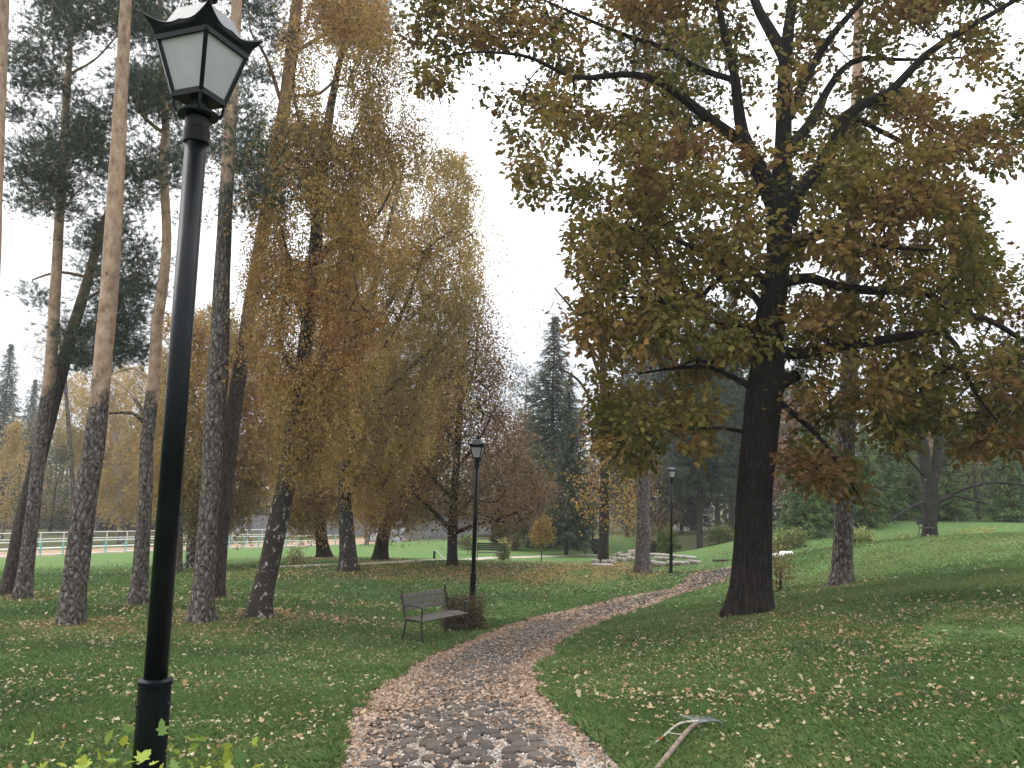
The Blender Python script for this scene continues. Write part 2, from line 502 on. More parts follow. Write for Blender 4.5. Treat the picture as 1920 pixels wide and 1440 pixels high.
# path edges traced on the ground
LE = [(628, 1462), (654, 1413), (672, 1364), (677, 1333), (729, 1286), (787, 1254), (807, 1230), (849, 1208), (943, 1174), (1047, 1142), (1120, 1130), (1170, 1120), (1247, 1100), (1305, 1077), (1322, 1064), (1352, 1054), (1400, 1049)]
RE = [(1150, 1462), (1115, 1421), (1068, 1366), (1029, 1351), (1005, 1307), (1010, 1262), (1031, 1239), (1068, 1208), (1115, 1176), (1200, 1140), (1277, 1122), (1322, 1112), (1365, 1098), (1400, 1080), (1432, 1064)]
le = np.array([hit(*p)[:2] for p in LE]); re_ = np.array([hit(*p)[:2] for p in RE])
le = np.vstack([[-.95, -3], [-.95, 2.5], le]); re_ = np.vstack([[.75, -3], [.75, 2.5], re_])
def resamp(P, n):
    P = smooth_line(np.c_[P, np.zeros(len(P))], .25)[:, :2]
    s = np.concatenate([[0], np.cumsum(np.linalg.norm(np.diff(P, axis=0), axis=1))])
    u = np.linspace(0, s[-1], n)
    return np.c_[np.interp(u, s, P[:, 0]), np.interp(u, s, P[:, 1])]
NL = 500
PL, PR_ = resamp(le, NL), resamp(re_, NL)
PC = .5 * (PL + PR_)
_dir = np.gradient(PC, axis=0); _dir /= np.linalg.norm(_dir, axis=1)[:, None]
_nor = np.c_[_dir[:, 1], -_dir[:, 0]]
PW = np.clip(np.abs(((PR_ - PL) * _nor).sum(1)) / 2, .62, .95)
k_ = np.hanning(41); k_ /= k_.sum()
PW = np.convolve(np.pad(PW, 20, 'edge'), k_, 'valid')
PS = np.concatenate([[0], np.cumsum(np.linalg.norm(np.diff(PC, axis=0), axis=1))])

def pathcoord(x, y):
    """(signed offset / half width, distance along) for points; far points give a large value"""
    x = np.asarray(x); y = np.asarray(y)
    o = np.empty(len(x)); s = np.empty(len(x))
    C = PC[::3]; Nn = _nor[::3]; W = PW[::3]; S = PS[::3]
    for i in range(0, len(x), 40000):
        dx = x[i:i + 40000, None] - C[None, :, 0]; dy = y[i:i + 40000, None] - C[None, :, 1]
        d2 = dx * dx + dy * dy
        j = d2.argmin(1); r = np.arange(len(j))
        off = dx[r, j] * Nn[j, 0] + dy[r, j] * Nn[j, 1]
        dist = np.sqrt(d2[r, j]) * np.sign(off)
        o[i:i + 40000] = dist / W[j]; s[i:i + 40000] = S[j]
    return o, s

# where the fallen leaves lie: (px, py, radius m along x, along y, weight)
LZ = []
for px, py, rx, ry, wt in [(250, 1180, 3.0, 1.0, .75), (520, 1150, 2.5, 1.1, .8), (150, 1200, 3, .8, .5), (680, 1135, 2.5, 1.0, .55), (60, 1115, 3, 1.5, .5), (380, 1110, 3, 1.5, .35),
                           (640, 1075, 4, 2.0, .9), (900, 1072, 6, 3.0, .95), (1060, 1064, 4, 3.0, 1.0), (780, 1072, 3, 2.5, .9), (520, 1075, 3, 3, .6), (1130, 1062, 3, 3, .8),
                           (1300, 1240, 2.4, 1.8, .6), (1500, 1200, 2.5, 2.5, .6), (1200, 1290, 1.3, 1.2, .45), (1450, 1290, 1.6, 1.6, .5), (1750, 1160, 3, 1.6, .45), (1400, 1160, 2, 1.6, .5), (1650, 1250, 2, 1.6, .3),
                           (560, 1290, 1.6, 1.8, .32), (100, 1290, 1.5, 1.2, .4), (620, 1230, 2, 1.5, .3), (330, 1370, 1.2, 1.0, .3), (560, 1400, .8, .8, .35), (1040, 1010, 10, 5, .5)]:
    p = hit(px, py); LZ.append((p[0], p[1], rx, ry, wt))
for px, py, r_ in [(42, 1124, .8), (20, 1117, .8), (133, 1173, 1.0), (258, 1138, .8), (376, 1169, 1.0), (402, 1123, .8), (485, 1158, 1.1), (655, 1073, 1.3), (608, 1047, 1.2), (712, 1053, 1.2), (848, 1063, 1.3),
                   (1205, 1074, .9), (1405, 1154, 1.1), (1580, 1099, .9), (1133, 1058, 1.3)]:     # leaves drift against every trunk
    p = hit(px, py); LZ.append((p[0], p[1], r_, r_, 1.1))
def litterw(x, y):
    v = np.zeros(np.shape(x))
    for a, b, rx, ry, wt in LZ:
        v = np.maximum(v, wt * np.exp(-((x - a) / rx) ** 2 - ((y - b) / ry) ** 2))
    return v * (.45 + .95 * vnoise(x * 1.1, y * .8, 3))

ang = np.radians(np.concatenate([np.arange(-180, -42, 4.0), np.arange(-42, 42, .22), np.arange(42, 180, 4.0)]))
rad = np.concatenate([[.02], np.geomspace(.8, 900, 360)])
AX, RX = np.meshgrid(ang, rad)
gx, gy = RX * np.sin(AX), RX * np.cos(AX)
gzz = gz(gx, gy)
gzz += .018 * (vnoise(gx * 1.7, gy * 1.7, 5) - .5) * (RX < 40) + .05 * (vnoise(gx * .35, gy * .5, 6) - .5) * (RX < 60)
po, ps = pathcoord(gx.ravel(), gy.ravel())
near = (np.abs(po) < 1.25) & (ps > .05) & (ps < PS[-1] - .2)
gzz -= (np.clip((1.18 - np.abs(po)) / .15, 0, 1) * near * .05).reshape(gzz.shape)
na, nr = len(ang), len(rad)
i = (np.arange(nr - 1)[:, None] * na + np.arange(na)[None]).ravel()
j = (np.arange(nr - 1)[:, None] * na + (np.arange(na)[None] + 1) % na).ravel()
GQ = np.stack([i, i + na, j + na, j], -1)

m = bpy.data.materials.new("lawn")
t, b = nodes(m)
oc = objcoord(t)
nA = noise(t, .55, 4, oc); nB = noise(t, 9, 6, mapv(t, oc, (1, .6, 1)), .65); nC = noise(t, 60, 5, oc, .7)
nD = noise(t, .16, 3, mapv(t, oc, (.5, 1.4, 1)))
g = ramp(t, [(.25, (.040, .070, .026)), (.5, (.080, .138, .045)), (.75, (.13, .215, .07))], nC)
g = mixc(t, ramp(t, [(.4, (0, 0, 0)), (.65, (.75, .75, .75))], nD), g, ramp(t, [(.3, (.065, .118, .034)), (.7, (.125, .20, .058))], nB))
g = mixc(t, ramp(t, [(.50, (0, 0, 0)), (.75, (.6, .6, .6))], nA), g, (.10, .12, .045))
g = mixc(t, mth(t, 'MULTIPLY', attr(t, "bright"), .85), g, ramp(t, [(.3, (.075, .135, .042)), (.7, (.13, .21, .068))], nB))
lw = attr(t, "lit")
sp = noise(t, 17, 5, mapv(t, oc, (1, .75, 1)), .75)
lmask = ramp(t, [(.44, (0, 0, 0)), (.60, (1, 1, 1))], mth(t, 'ADD', mth(t, 'MULTIPLY', lw, .42), mth(t, 'MULTIPLY', sp, .62)))
lcol = ramp(t, [(.3, (.13, .08, .03)), (.45, (.24, .14, .05)), (.6, (.36, .22, .08)), (.75, (.42, .30, .13))], noise(t, 28, 4, oc, .7))
g = mixc(t, mth(t, 'MULTIPLY', lmask, .8), g, lcol)
g = mixc(t, mth(t, 'MULTIPLY', attr(t, "dry"), .85), g, ramp(t, [(.3, (.045, .042, .024)), (.7, (.10, .088, .045))], nB))
g = mixc(t, mth(t, 'MULTIPLY', attr(t, "track"), .9), g, ramp(t, [(.3, (.30, .20, .14)), (.7, (.38, .26, .19))], nB))
t.links.new(g, b.inputs["Base Color"])
b.inputs["Roughness"].default_value = .95; b.inputs["Specular IOR Level"].default_value = .1
bump(t, b, mth(t, 'ADD', nC, mth(t, 'MULTIPLY', nB, .8)), .7, .05)
M['lawn'] = m
lit = litterw(gx, gy)
# brighter mown turf beyond the trees on the far lawn and on the bank
def bright_w(x, y):
    v = np.clip((y - (36 + .25 * x)) / 7, 0, 1) * np.clip((6 - x) / 4, 0, 1) * np.clip((74 - y) / 6, 0, 1)
    c = hit(1720, 1035); v2 = np.exp(-((x - c[0]) / 7) ** 2 - ((y - c[1]) / 3.4) ** 2)
    c = hit(1880, 1085); v3 = .7 * np.exp(-((x - c[0]) / 4) ** 2 - ((y - c[1]) / 1.2) ** 2)
    return np.clip(np.maximum(np.maximum(v * .9, v2 * 1.0), v3), 0, 1)
brt = bright_w(gx, gy)
FA, FB = hit(5, 1045)[:2], np.array([ground_at(650, 68)[0], 68.0])      # foot line of the front rail
def track_w(x, y):
    d = FB - FA; L = np.linalg.norm(d); d = d / L
    off = (x - FA[0]) * -d[1] + (y - FA[1]) * d[0]
    return ((off > -.6) & (off < 7.0) & (x < FB[0] + 4)).astype(float)
trk = track_w(gx, gy)
_d = FB - FA; _d = _d / np.linalg.norm(_d)
dry = np.maximum(np.clip((((gx - FA[0]) * -_d[1] + (gy - FA[1]) * _d[0]) - 7.0) / 1.5, 0, 1) * (gx < 6), np.clip((gy - 70) / 5, 0, 1))
dry = np.maximum(dry, np.clip((gy - 48) / 4, 0, 1) * np.clip((gx - 9) / 3, 0, 1))
lawn = mesh("lawn", np.stack([gx, gy, gzz], -1).reshape(-1, 3), GQ, M['lawn'], attrs={"lit": lit.ravel(), "bright": brt.ravel(), "track": trk.ravel(), "dry": dry.ravel()}, smooth=True)
tag(lawn, kind="structure")

# the path: gravel bed with round pavers
m = bpy.data.materials.new("gravel")
t, b = nodes(m)
oc = objcoord(t)
v = t.nodes.new("ShaderNodeTexVoronoi"); v.inputs["Scale"].default_value = 75
t.links.new(oc, v.inputs["Vector"])
hs = t.nodes.new("ShaderNodeSeparateColor"); t.links.new(v.outputs["Color"], hs.inputs[0])
gc = ramp(t, [(0, (.13, .105, .09)), (.35, (.28, .24, .205)), (.7, (.42, .385, .35)), (1, (.58, .56, .53))], hs.outputs[0])
gc = mixc(t, ramp(t, [(.2, (0, 0, 0)), (.55, (.8, .8, .8))], v.outputs["Distance"]), gc, (.10, .08, .065))
gc = mixc(t, ramp(t, [(.45, (0, 0, 0)), (.7, (.6, .6, .6))], noise(t, 3, 4, oc)), gc, (.24, .17, .12))
t.links.new(gc, b.inputs["Base Color"]); b.inputs["Roughness"].default_value = .9
bump(t, b, mth(t, 'SUBTRACT', 1.0, v.outputs["Distance"]), .8, .012)
M['gravel'] = m
NA = 15
rows = np.linspace(0, PS[-1], 420)
cx = np.c_[np.interp(rows, PS, PC[:, 0]), np.interp(rows, PS, PC[:, 1])]
nx = np.c_[np.interp(rows, PS, _nor[:, 0]), np.interp(rows, PS, _nor[:, 1])]
wd = np.interp(rows, PS, PW)
u = np.linspace(-1, 1, NA)
edge = 1.10 + .12 * (vnoise(rows * 1.9, rows * 0 + 1, 8) - .5) + .12 * (vnoise(rows * 5, rows * 0 + 4, 9) - .5)
px_ = cx[:, None, :] + nx[:, None, :] * (u[None] * (wd * edge)[:, None])[..., None]
pz = gz(px_[..., 0], px_[..., 1]) - .014 + .022 * (1 - u ** 2)[None] + .012 * (vnoise(px_[..., 0] * 5, px_[..., 1] * 5, 2) - .5)
pz[:, 0] -= .04; pz[:, -1] -= .04
nrw = len(rows)
i = (np.arange(nrw - 1)[:, None] * NA + np.arange(NA - 1)[None]).ravel()
path = mesh("path", np.dstack([px_, pz]).reshape(-1, 3), np.stack([i, i + NA, i + NA + 1, i + 1], -1)[:, ::-1], M['gravel'], smooth=True)
tag(path, "narrow winding garden path of round dark pavers bedded in pale gravel, strewn with leaves", "path", kind="structure")
def path_z(x, y):
    o, s = pathcoord(x, y)
    return gz(x, y) - .014 + .022 * (1 - np.clip(o, -1, 1) ** 2)

R = rng_(11)
SV, SQ, SO, ST = [], [], [], []
n0 = 0
s = 3.2
row = 0
nseg = 10
while s < PS[-1] - 1:
    c = np.array([np.interp(s, PS, PC[:, 0]), np.interp(s, PS, PC[:, 1])]); nn = np.array([np.interp(s, PS, _nor[:, 0]), np.interp(s, PS, _nor[:, 1])])
    wdt = np.interp(s, PS, PW) * .80
    o = -wdt + (row % 2) * .09 + R.uniform(-.03, .03)
    while o < wdt:
        rr = R.uniform(.054, .072)
        p = c + nn * (o + R.normal(0, .012)) + np.array([R.normal(0, .014), R.normal(0, .014)])
        aa = np.arange(nseg) * 2 * math.pi / nseg + R.uniform(0, 6)
        ir = rr * (1 + .12 * np.cos(2 * aa + R.uniform(0, 6)) + R.normal(0, .05, nseg))
        tilt = R.normal(0, .035, 2)
        hh = R.uniform(.010, .028)
        rings = []
        for f, dz in ((1.0, -.03), (1.0, hh * .55), (.88, hh)):
            X = np.cos(aa) * ir * f; Yy = np.sin(aa) * ir * f
            rings.append(np.stack([X, Yy, dz + X * tilt[0] + Yy * tilt[1]], -1))
        V = np.concatenate(rings)
        V[:, :2] += p
        V[:, 2] += float(path_z(np.array([p[0]]), np.array([p[1]]))[0]) + .004
        SV.append(V)
        for a in range(2):
            ii = np.arange(nseg)
            SQ.append(np.stack([a * nseg + ii, a * nseg + (ii + 1) % nseg, (a + 1) * nseg + (ii + 1) % nseg, (a + 1) * nseg + ii], -1) + n0)
        SO.append((2 * nseg + np.arange(nseg))[None] + n0)
        ST.append(np.full(3 * nseg, R.uniform()))
        n0 += 3 * nseg
        o += rr * 2.1 + R.uniform(.02, .045)
    s += R.uniform(.150, .172)
    row += 1
m = bpy.data.materials.new("paver")
t, b = nodes(m)
oc = objcoord(t)
c = ramp(t, [(0, (.022, .017, .014)), (.5, (.040, .031, .025)), (1, (.066, .053, .043))], attr(t, "t"))
n1 = noise(t, 45, 6, oc, .7)
c = mixc(t, ramp(t, [(.5, (0, 0, 0)), (.72, (.45, .45, .45))], n1), c, (.10, .085, .072))
t.links.new(c, b.inputs["Base Color"]); b.inputs["Roughness"].default_value = .78
bump(t, b, n1, .5, .01)
mesh("paving", np.concatenate(SV), [np.concatenate(SQ), np.concatenate(SO)], m, parent=path, attrs={"t": np.concatenate(ST)})

# the thin pale footway across the lawn
SP = np.array([hit(*p)[:2] for p in [(505, 1064), (600, 1060), (720, 1056), (830, 1050), (900, 1047.5), (975, 1045), (1060, 1042), (1135, 1040.5)]])
SP = smooth_line(np.c_[SP, np.zeros(len(SP))], .5)[:, :2]
dd = np.gradient(SP, axis=0); dd /= np.linalg.norm(dd, axis=1)[:, None]
nn = np.c_[dd[:, 1], -dd[:, 0]]
u = np.linspace(-1, 1, 7)
P = SP[:, None] + nn[:, None] * (u[None, :, None] * .55 * (1 + .25 * (vnoise(np.arange(len(SP)) * .6, np.zeros(len(SP)), 4) - .5))[:, None, None])
Z = gz(P[..., 0], P[..., 1]) + .045 - .05 * np.abs(u)[None] ** 4
i = (np.arange(len(SP) - 1)[:, None] * 7 + np.arange(6)[None]).ravel()
M['footway'] = plain("footway", (.36, .31, .25), .9, 0, .35, 9, .4)
tag(mesh("footpath", np.dstack([P, Z]).reshape(-1, 3), np.stack([i, i + 7, i + 8, i + 1], -1), M['footway'], smooth=True), "thin pale gravel footpath crossing the lawn behind the leaf covered trees", "path", kind="structure")

# ------------------------------------------------------------------ leaf machinery
def basis(d, R_, roll=None):
    """frames whose y is d, x/z random about it -> (n,3,3) rows x,y,z"""
    d = d / (np.linalg.norm(d, axis=1)[:, None] + 1e-9)
    q = R_.normal(size=d.shape) if roll is None else roll
    x = np.cross(d, q); x /= np.linalg.norm(x, axis=1)[:, None] + 1e-9
    z = np.cross(x, d)
    return np.stack([x, d, z], 1)

def scatter(T, Fq, pos, B, sc_, tint):
    """template T (m,3), faces (f,k) -> verts, faces, tint"""
    n, m_ = len(pos), len(T)
    V = np.einsum('mk,nkj->nmj', T, B) * (sc_[:, None, None] if np.ndim(sc_) == 1 else sc_[:, None, :]) + pos[:, None]
    Fq = np.asarray(Fq)
    Fa = (Fq[None] + (np.arange(n) * m_)[:, None, None]).reshape(-1, Fq.shape[1])
    return V.reshape(-1, 3), Fa, np.repeat(tint, m_)

L_RHOMB = (np.array([(0, 0, 0), (.36, .48, .07), (0, 1, 0), (-.36, .48, .07)]), np.array([[0, 1, 2, 3]]))
_h = [(.09, .12, .02), (.27, .32, .11), (.18, .46, .05), (.36, .66, .12), (.22, .86, .02)]
L_OAK = (np.array([(0, 0, 0)] + _h + [(0, 1, -.14)] + [(-x, y, z) for x, y, z in _h]), np.array([[0, 1, 2, 3, 4, 5, 6], [0, 6, 11, 10, 9, 8, 7]]))
_o = [(.06, .1, .02), (.36, .10, .10), (.24, .30, .03), (.52, .50, .14), (.22, .56, .02), (.22, .80, .10)]
L_MAPLE = (np.array([(0, 0, 0)] + _o + [(0, 1.05, .06)] + [(-x, y, z * .6) for x, y, z in _o]), np.array([[0, 1, 2, 3, 4, 5, 6, 7], [0, 7, 13, 12, 11, 10, 9, 8]]))
def needle_tuft(k, seed, spread=1.0, w=.045):
    R_ = rng_(seed)
    V = []
    for a in range(k):
        d = np.array([R_.normal(0, .55 * spread), 1.0, R_.normal(0, .55 * spread)]); d /= np.linalg.norm(d)
        s_ = np.cross(d, R_.normal(size=3)); s_ /= np.linalg.norm(s_)
        o_ = np.array([0, R_.uniform(-.5, .3), 0])
        V += [o_ - s_ * w, o_ + s_ * w, o_ + d * R_.uniform(.7, 1.1)]
    return np.array(V), np.arange(3 * k).reshape(-1, 3)
L_TUFT = needle_tuft(20, 5, 1.1, .024)

def polysample(P, n, Y0, dY, R_, holes=None):
    P = np.asarray(P, float)
    lo, hi = P.min(0), P.max(0); c = P.mean(0)
    out = np.zeros((0, 2))
    while len(out) < n:
        q = R_.uniform(lo, hi, (n * 2, 2))
        q = q[inpoly(q[:, 0], q[:, 1], P)]
        if holes is not None: q = q[~holes(q[:, 0], q[:, 1])]
        out = np.vstack([out, q])
    q = out[:n]
    dn = np.linalg.norm((q - c) / (hi - lo) * 2, axis=1)
    th = np.sqrt(np.clip(1 - dn ** 2 * .8, .08, 1)) * dY
    return at(q[:, 0], q[:, 1], Y0 + R_.uniform(-1, 1, n) * th)

def trace(L, Y0, dy=0.0, step=.25):
    """[(px,py,width px)] -> points, radii; depth drifts by dy to the end"""
    L = np.array(L, float)
    s = np.concatenate([[0], np.cumsum(np.hypot(*np.diff(L[:, :2], axis=0).T))]); s /= s[-1]
    Y = Y0 + dy * s
    P = at(L[:, 0], L[:, 1], Y)
    depth = (P - [0, 0, CAMZ]) @ RM[:, 2] * -1
    r = L[:, 2] / 2 * depth / F
    Q = smooth_line(np.c_[P, r], step)
    return Q[:, :3], np.maximum(Q[:, 3], .006)

def grow(limbs, T, R_, seg=.45, r0=.006, pw=.42, lift=.15, zmin=-99, zpen=.35, jit=.10):
    """join every target to the nearest existing wood with a curved twig; returns tubes and the direction at each target"""
    nodes_, rad_ = [], []
    for P, r in limbs:
        k = P[:, 2] > zmin
        nodes_.append(P[k]); rad_.append(r[k])
    N0 = np.concatenate(nodes_); r_ = np.concatenate(rad_)
    n = len(N0)
    cap = n + len(T) * 14 + 10
    P = np.zeros((cap, 3)); P[:n] = N0
    rc = np.zeros(cap); rc[:n] = r_
    owner = np.full(cap, -1)
    d0 = np.array([((N0 - t_) ** 2).sum(1).min() for t_ in T])
    order = np.argsort(d0)
    paths = []
    dirs = np.zeros((len(T), 3))
    for ti in order:
        t_ = T[ti]
        df = P[:n] - t_
        c2 = (df * df).sum(1) + zpen * np.maximum(0, df[:, 2]) ** 2
        j = int(c2.argmin())
        a = P[j]; v = t_ - a; L = math.sqrt((v * v).sum()) + 1e-6
        m_ = min(12, max(2, int(L / seg) + 1))
        c = a + .5 * v + np.array([0, 0, lift * L]) + R_.normal(0, jit * L, 3)
        s_ = (np.arange(1, m_ + 1) / m_)[:, None]
        Q = (1 - s_) ** 2 * a + 2 * s_ * (1 - s_) * c + s_ ** 2 * t_
        Q[:-1] += R_.normal(0, .03 * L / m_, (m_ - 1, 3))
        P[n:n + m_] = Q; owner[n:n + m_] = len(paths)
        rc[n:n + m_] = .02
        paths.append((j, n, n + m_, owner[j]))
        n += m_
        d = Q[-1] - (Q[-2] if m_ > 1 else a); dirs[ti] = d / (np.linalg.norm(d) + 1e-9)
    wt = np.ones(len(paths))
    for k in range(len(paths) - 1, -1, -1):
        o = paths[k][3]
        if o >= 0: wt[o] += wt[k]
    out = []
    for k, (j, a, b_, o) in enumerate(paths):
        rb = r0 * wt[k] ** pw
        if o < 0: rb = min(rb, rc[j] * .75)
        elif True: rb = min(rb, r0 * wt[o] ** pw)
        Q = np.vstack([P[j], P[a:b_]])
        rr = np.linspace(rb, max(r0 * .6, rb * .45), len(Q))
        out.append((Q, rr, 4 if rb > .012 else 3))
    return out, dirs

def lumpf(seed, amp, flare=0.0, fh=.35):
    R_ = rng_(seed)
    ph = R_.uniform(0, 6.28, 8)
    def f(a, s):
        v = 1 + amp * (np.sin(2 * a + ph[0] + s * 1.1) + .7 * np.sin(3 * a + ph[1] - s * .8) + .6 * np.sin(5 * a + ph[2] + s * 2.3) + .5 * np.sin(s * 4.1 + ph[3] + a))
        if flare: v = v + flare * np.exp(-np.maximum(s - .3, 0) / fh) * (.75 + .35 * np.sin(4 * a + ph[4]) + .2 * np.sin(7 * a + ph[5]))
        return v
    return f

def wood(name, limb_list, twigs, mat, parent, loc, sides=18, seed=0, amp=.03, flare=.35, up=None, fh=.3, main=1):
    """limb_list: traced (pts, radii); the first one(s) stand in the ground and flare at the root"""
    L = []
    for k, (P, r) in enumerate(limb_list):
        if k < main:
            P = np.vstack([P[0] - [0, 0, .3], P]); r = np.concatenate([[r[0]], r])
            L.append((P, r, sides, lumpf(seed + k, amp, flare, fh)))
        else:
            L.append((P, r, max(7, sides // 2), lumpf(seed + k, amp * 1.2)))
    L += twigs
    V, Q, B, H = tubes(L)
    z = V[:, 2] - loc[2]
    at_ = {"bk": B}
    if up is not None: at_["up"] = np.clip((z - up[0]) / max(up[1] - up[0], .01), 0, 1)
    return mesh(name, V, Q, mat, parent, loc, at_, smooth=True)

# ------------------------------------------------------------------ trees
def leaves_at(C, dirs, n, spread, size, tmpl, R_, out=.5, down=.25, tj=.16, tshift=0.0, flat=1.0):
    """n leaves round every target"""
    N = len(C) * n
    k = np.repeat(np.arange(len(C)), n)
    off = R_.normal(0, 1, (N, 3)) * np.array([spread, spread, spread * flat])
    pos = C[k] + off
    d = R_.normal(0, 1, (N, 3)) + out * (dirs[k] + off / (spread + 1e-6) * .6) + np.array([0, 0, -down])
    up_ = R_.normal(0, .55, (N, 3)) + np.array([0, 0, 1.0])
    B = basis(d, R_, up_)
    ct = vnoise(C[:, 0] * .9 + C[:, 1] * .35, C[:, 2] * .9 + C[:, 1] * .35, 21)
    t_ = np.clip(.5 + (ct[k] - .5) * 1.0 + R_.normal(0, tj, N) + tshift, 0, 1)
    return scatter(tmpl[0], tmpl[1], pos, B, size * R_.uniform(.65, 1.25, N), t_)

def strands(C, R_, k, Lr, gap, size, spread=.14, tj=.14, drift=.28, tshift=0.0):
    """weeping birch twigs hanging from every target: returns leaves (V,F,t) and twig tubes"""
    pos, tt, tw = [], [], []
    ct = vnoise(C[:, 0] * .7 + C[:, 1] * .3, C[:, 2] * .7, 33)
    for i_, c in enumerate(C):
        dd_ = R_.normal(0, drift, 2)
        for _ in range(k):
            L = R_.uniform(*Lr)
            a = c + R_.normal(0, spread, 3) * [1, 1, .8]
            n = max(4, int(L / gap))
            s_ = R_.uniform(0, 1, n)
            dr = dd_ + R_.normal(0, drift, 2)
            bow = R_.uniform(.0, .25) * L
            q = np.stack([a[0] + dr[0] * np.sqrt(s_) * L, a[1] + dr[1] * np.sqrt(s_) * L, a[2] + bow * s_ * (1 - s_) * 2 - L * s_ ** 1.3], -1)
            q += R_.normal(0, .028 + size * .25, (n, 3))
            pos.append(q); tt.append(np.full(n, ct[i_]) + R_.normal(0, .12))
            if R_.uniform() < .3:
                s3 = np.linspace(0, 1, 4)
                tw.append((np.stack([a[0] + dr[0] * np.sqrt(s3) * L, a[1] + dr[1] * np.sqrt(s3) * L, a[2] + bow * s3 * (1 - s3) * 2 - L * s3 ** 1.3], -1), np.linspace(.005, .002, 4), 3))
    pos = np.concatenate(pos); tt = np.concatenate(tt)
    N = len(pos)
    d = R_.normal(0, .8, (N, 3)) + np.array([0, 0, -.9])
    B = basis(d, R_)
    t_ = np.clip(.5 + (tt - .5) * 1.3 + R_.normal(0, tj * 1.3, N) + tshift, 0, 1)
    return scatter(L_RHOMB[0], L_RHOMB[1], pos, B, size * R_.uniform(.7, 1.25, N), t_), tw

def clumps(C, R_, m_, spread, size, flat=.4, tj=.16, up=.6):
    """needle tufts in flattened pads at every target"""
    N = len(C) * m_
    k = np.repeat(np.arange(len(C)), m_)
    off = R_.normal(0, 1, (N, 3)) * np.array([spread, spread, spread * flat])
    pos = C[k] + off
    d = R_.normal(0, .6, (N, 3)) + off / spread * .7 + np.array([0, 0, up])
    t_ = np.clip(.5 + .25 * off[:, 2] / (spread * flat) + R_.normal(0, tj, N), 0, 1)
    return scatter(L_TUFT[0], L_TUFT[1], pos, basis(d, R_), size * R_.uniform(.7, 1.2, N), t_)

def crown(parts, mat, root, loc):
    V, Fq, T = [], [], []; n = 0
    for v, f, t_ in parts:
        V.append(v); Fq.append(f + n); T.append(t_); n += len(v)
    return mesh("crown", np.concatenate(V), [np.concatenate(Fq)] if len({f.shape[1] for f in Fq}) == 1 else Fq, mat, root, loc, {"t": np.concatenate(T)})

# ---- the oak in front
Y0 = 13.7
loc = hit(1405, 1150)
oak = thing("oak_tree", "large spreading oak with thick dark trunk and olive and brown leaves beside the path", "tree", loc)
OL = [([(1405, 1152, 78), (1408, 1100, 75), (1412, 1000, 70), (1416, 900, 66), (1434, 740, 66), (1440, 680, 60), (1443, 606, 54), (1453, 544, 46), (1460, 481, 44), (1461, 437, 48), (1462, 375, 42), (1468, 280, 32), (1470, 200, 28), (1474, 100, 24), (1485, 0, 16), (1500, -140, 9), (1520, -260, 4)], 0),
      ([(1458, 395, 36), (1420, 310, 30), (1392, 250, 24), (1375, 130, 17), (1355, 50, 13), (1340, -40, 10), (1310, -180, 5)], -.8),
      ([(1395, 270, 24), (1322, 217, 19), (1250, 160, 16), (1190, 140, 13), (1140, 142, 11), (1075, 145, 9), (1000, 110, 7), (950, 100, 6), (880, 98, 4), (820, 110, 3)], -1.2),
      ([(1375, 150, 12), (1301, 125, 12), (1251, 92, 10), (1189, 72, 8), (1110, 40, 6), (1020, 0, 4), (930, -40, 3)], .9),
      ([(1474, 110, 26), (1440, 50, 20), (1415, 0, 16), (1380, -120, 9), (1350, -230, 5)], 1.0),
      ([(1478, 420, 30), (1500, 355, 26), (1530, 320, 24), (1565, 265, 22), (1590, 215, 20), (1620, 195, 18), (1665, 175, 17), (1700, 140, 15), (1740, 100, 14), (1800, 60, 12), (1870, 20, 10), (1960, -30, 7), (2060, -60, 4)], -1.6),
      ([(1480, 220, 18), (1525, 120, 15), (1565, 60, 13), (1600, 20, 11), (1650, -40, 8), (1720, -150, 4)], .6),
      ([(1482, 275, 22), (1520, 230, 18), (1545, 180, 15), (1580, 130, 12), (1620, 110, 10), (1700, 112, 6), (1800, 108, 4)], 1.8),
      ([(1470, 528, 24), (1520, 521, 20), (1560, 535, 18), (1640, 545, 17), (1730, 546, 15), (1770, 572, 13), (1810, 590, 12), (1860, 603, 11), (1920, 640, 9), (2000, 690, 5)], .8),
      ([(1462, 660, 26), (1510, 664, 20), (1560, 652, 19), (1640, 640, 17), (1700, 630, 15), (1770, 622, 12), (1795, 650, 9), (1812, 700, 8), (1835, 745, 6), (1870, 790, 4)], -1.4),
      ([(1452, 730, 34), (1475, 712, 26), (1496, 704, 20)], -.3),
      ([(1420, 732, 16), (1370, 705, 10), (1330, 688, 8), (1270, 690, 6), (1200, 700, 4)], .5),
      ([(1404, 812, 9), (1355, 802, 6), (1300, 803, 5), (1240, 790, 3)], -.5),
      ([(1452, 745, 14), (1475, 765, 11), (1500, 786, 10), (1545, 830, 8), (1580, 880, 6), (1610, 930, 4)], -.9),
      ([(1448, 540, 18), (1400, 500, 14), (1342, 487, 11), (1277, 454, 8), (1200, 430, 6), (1120, 420, 4)], -1.2),
      ([(1446, 600, 16), (1400, 540, 12), (1354, 519, 10), (1300, 577, 8), (1270, 620, 6), (1210, 640, 4)], 1.3),
      ([(1444, 640, 14), (1390, 610, 10), (1320, 600, 8), (1220, 560, 5), (1120, 560, 3)], -2.0),
      ([(1590, 215, 10), (1680, 260, 9), (1740, 290, 8), (1790, 283, 6), (1860, 270, 5), (1920, 272, 3)], .7),
      ([(1470, 470, 16), (1560, 420, 12), (1640, 380, 9), (1740, 400, 6), (1830, 440, 4)], 2.2),
      ([(1470, 480, 14), (1550, 440, 11), (1640, 460, 8), (1750, 470, 5)], -2.4)]
limbs = [trace(L, Y0, dy) for L, dy in OL]
R = rng_(101)
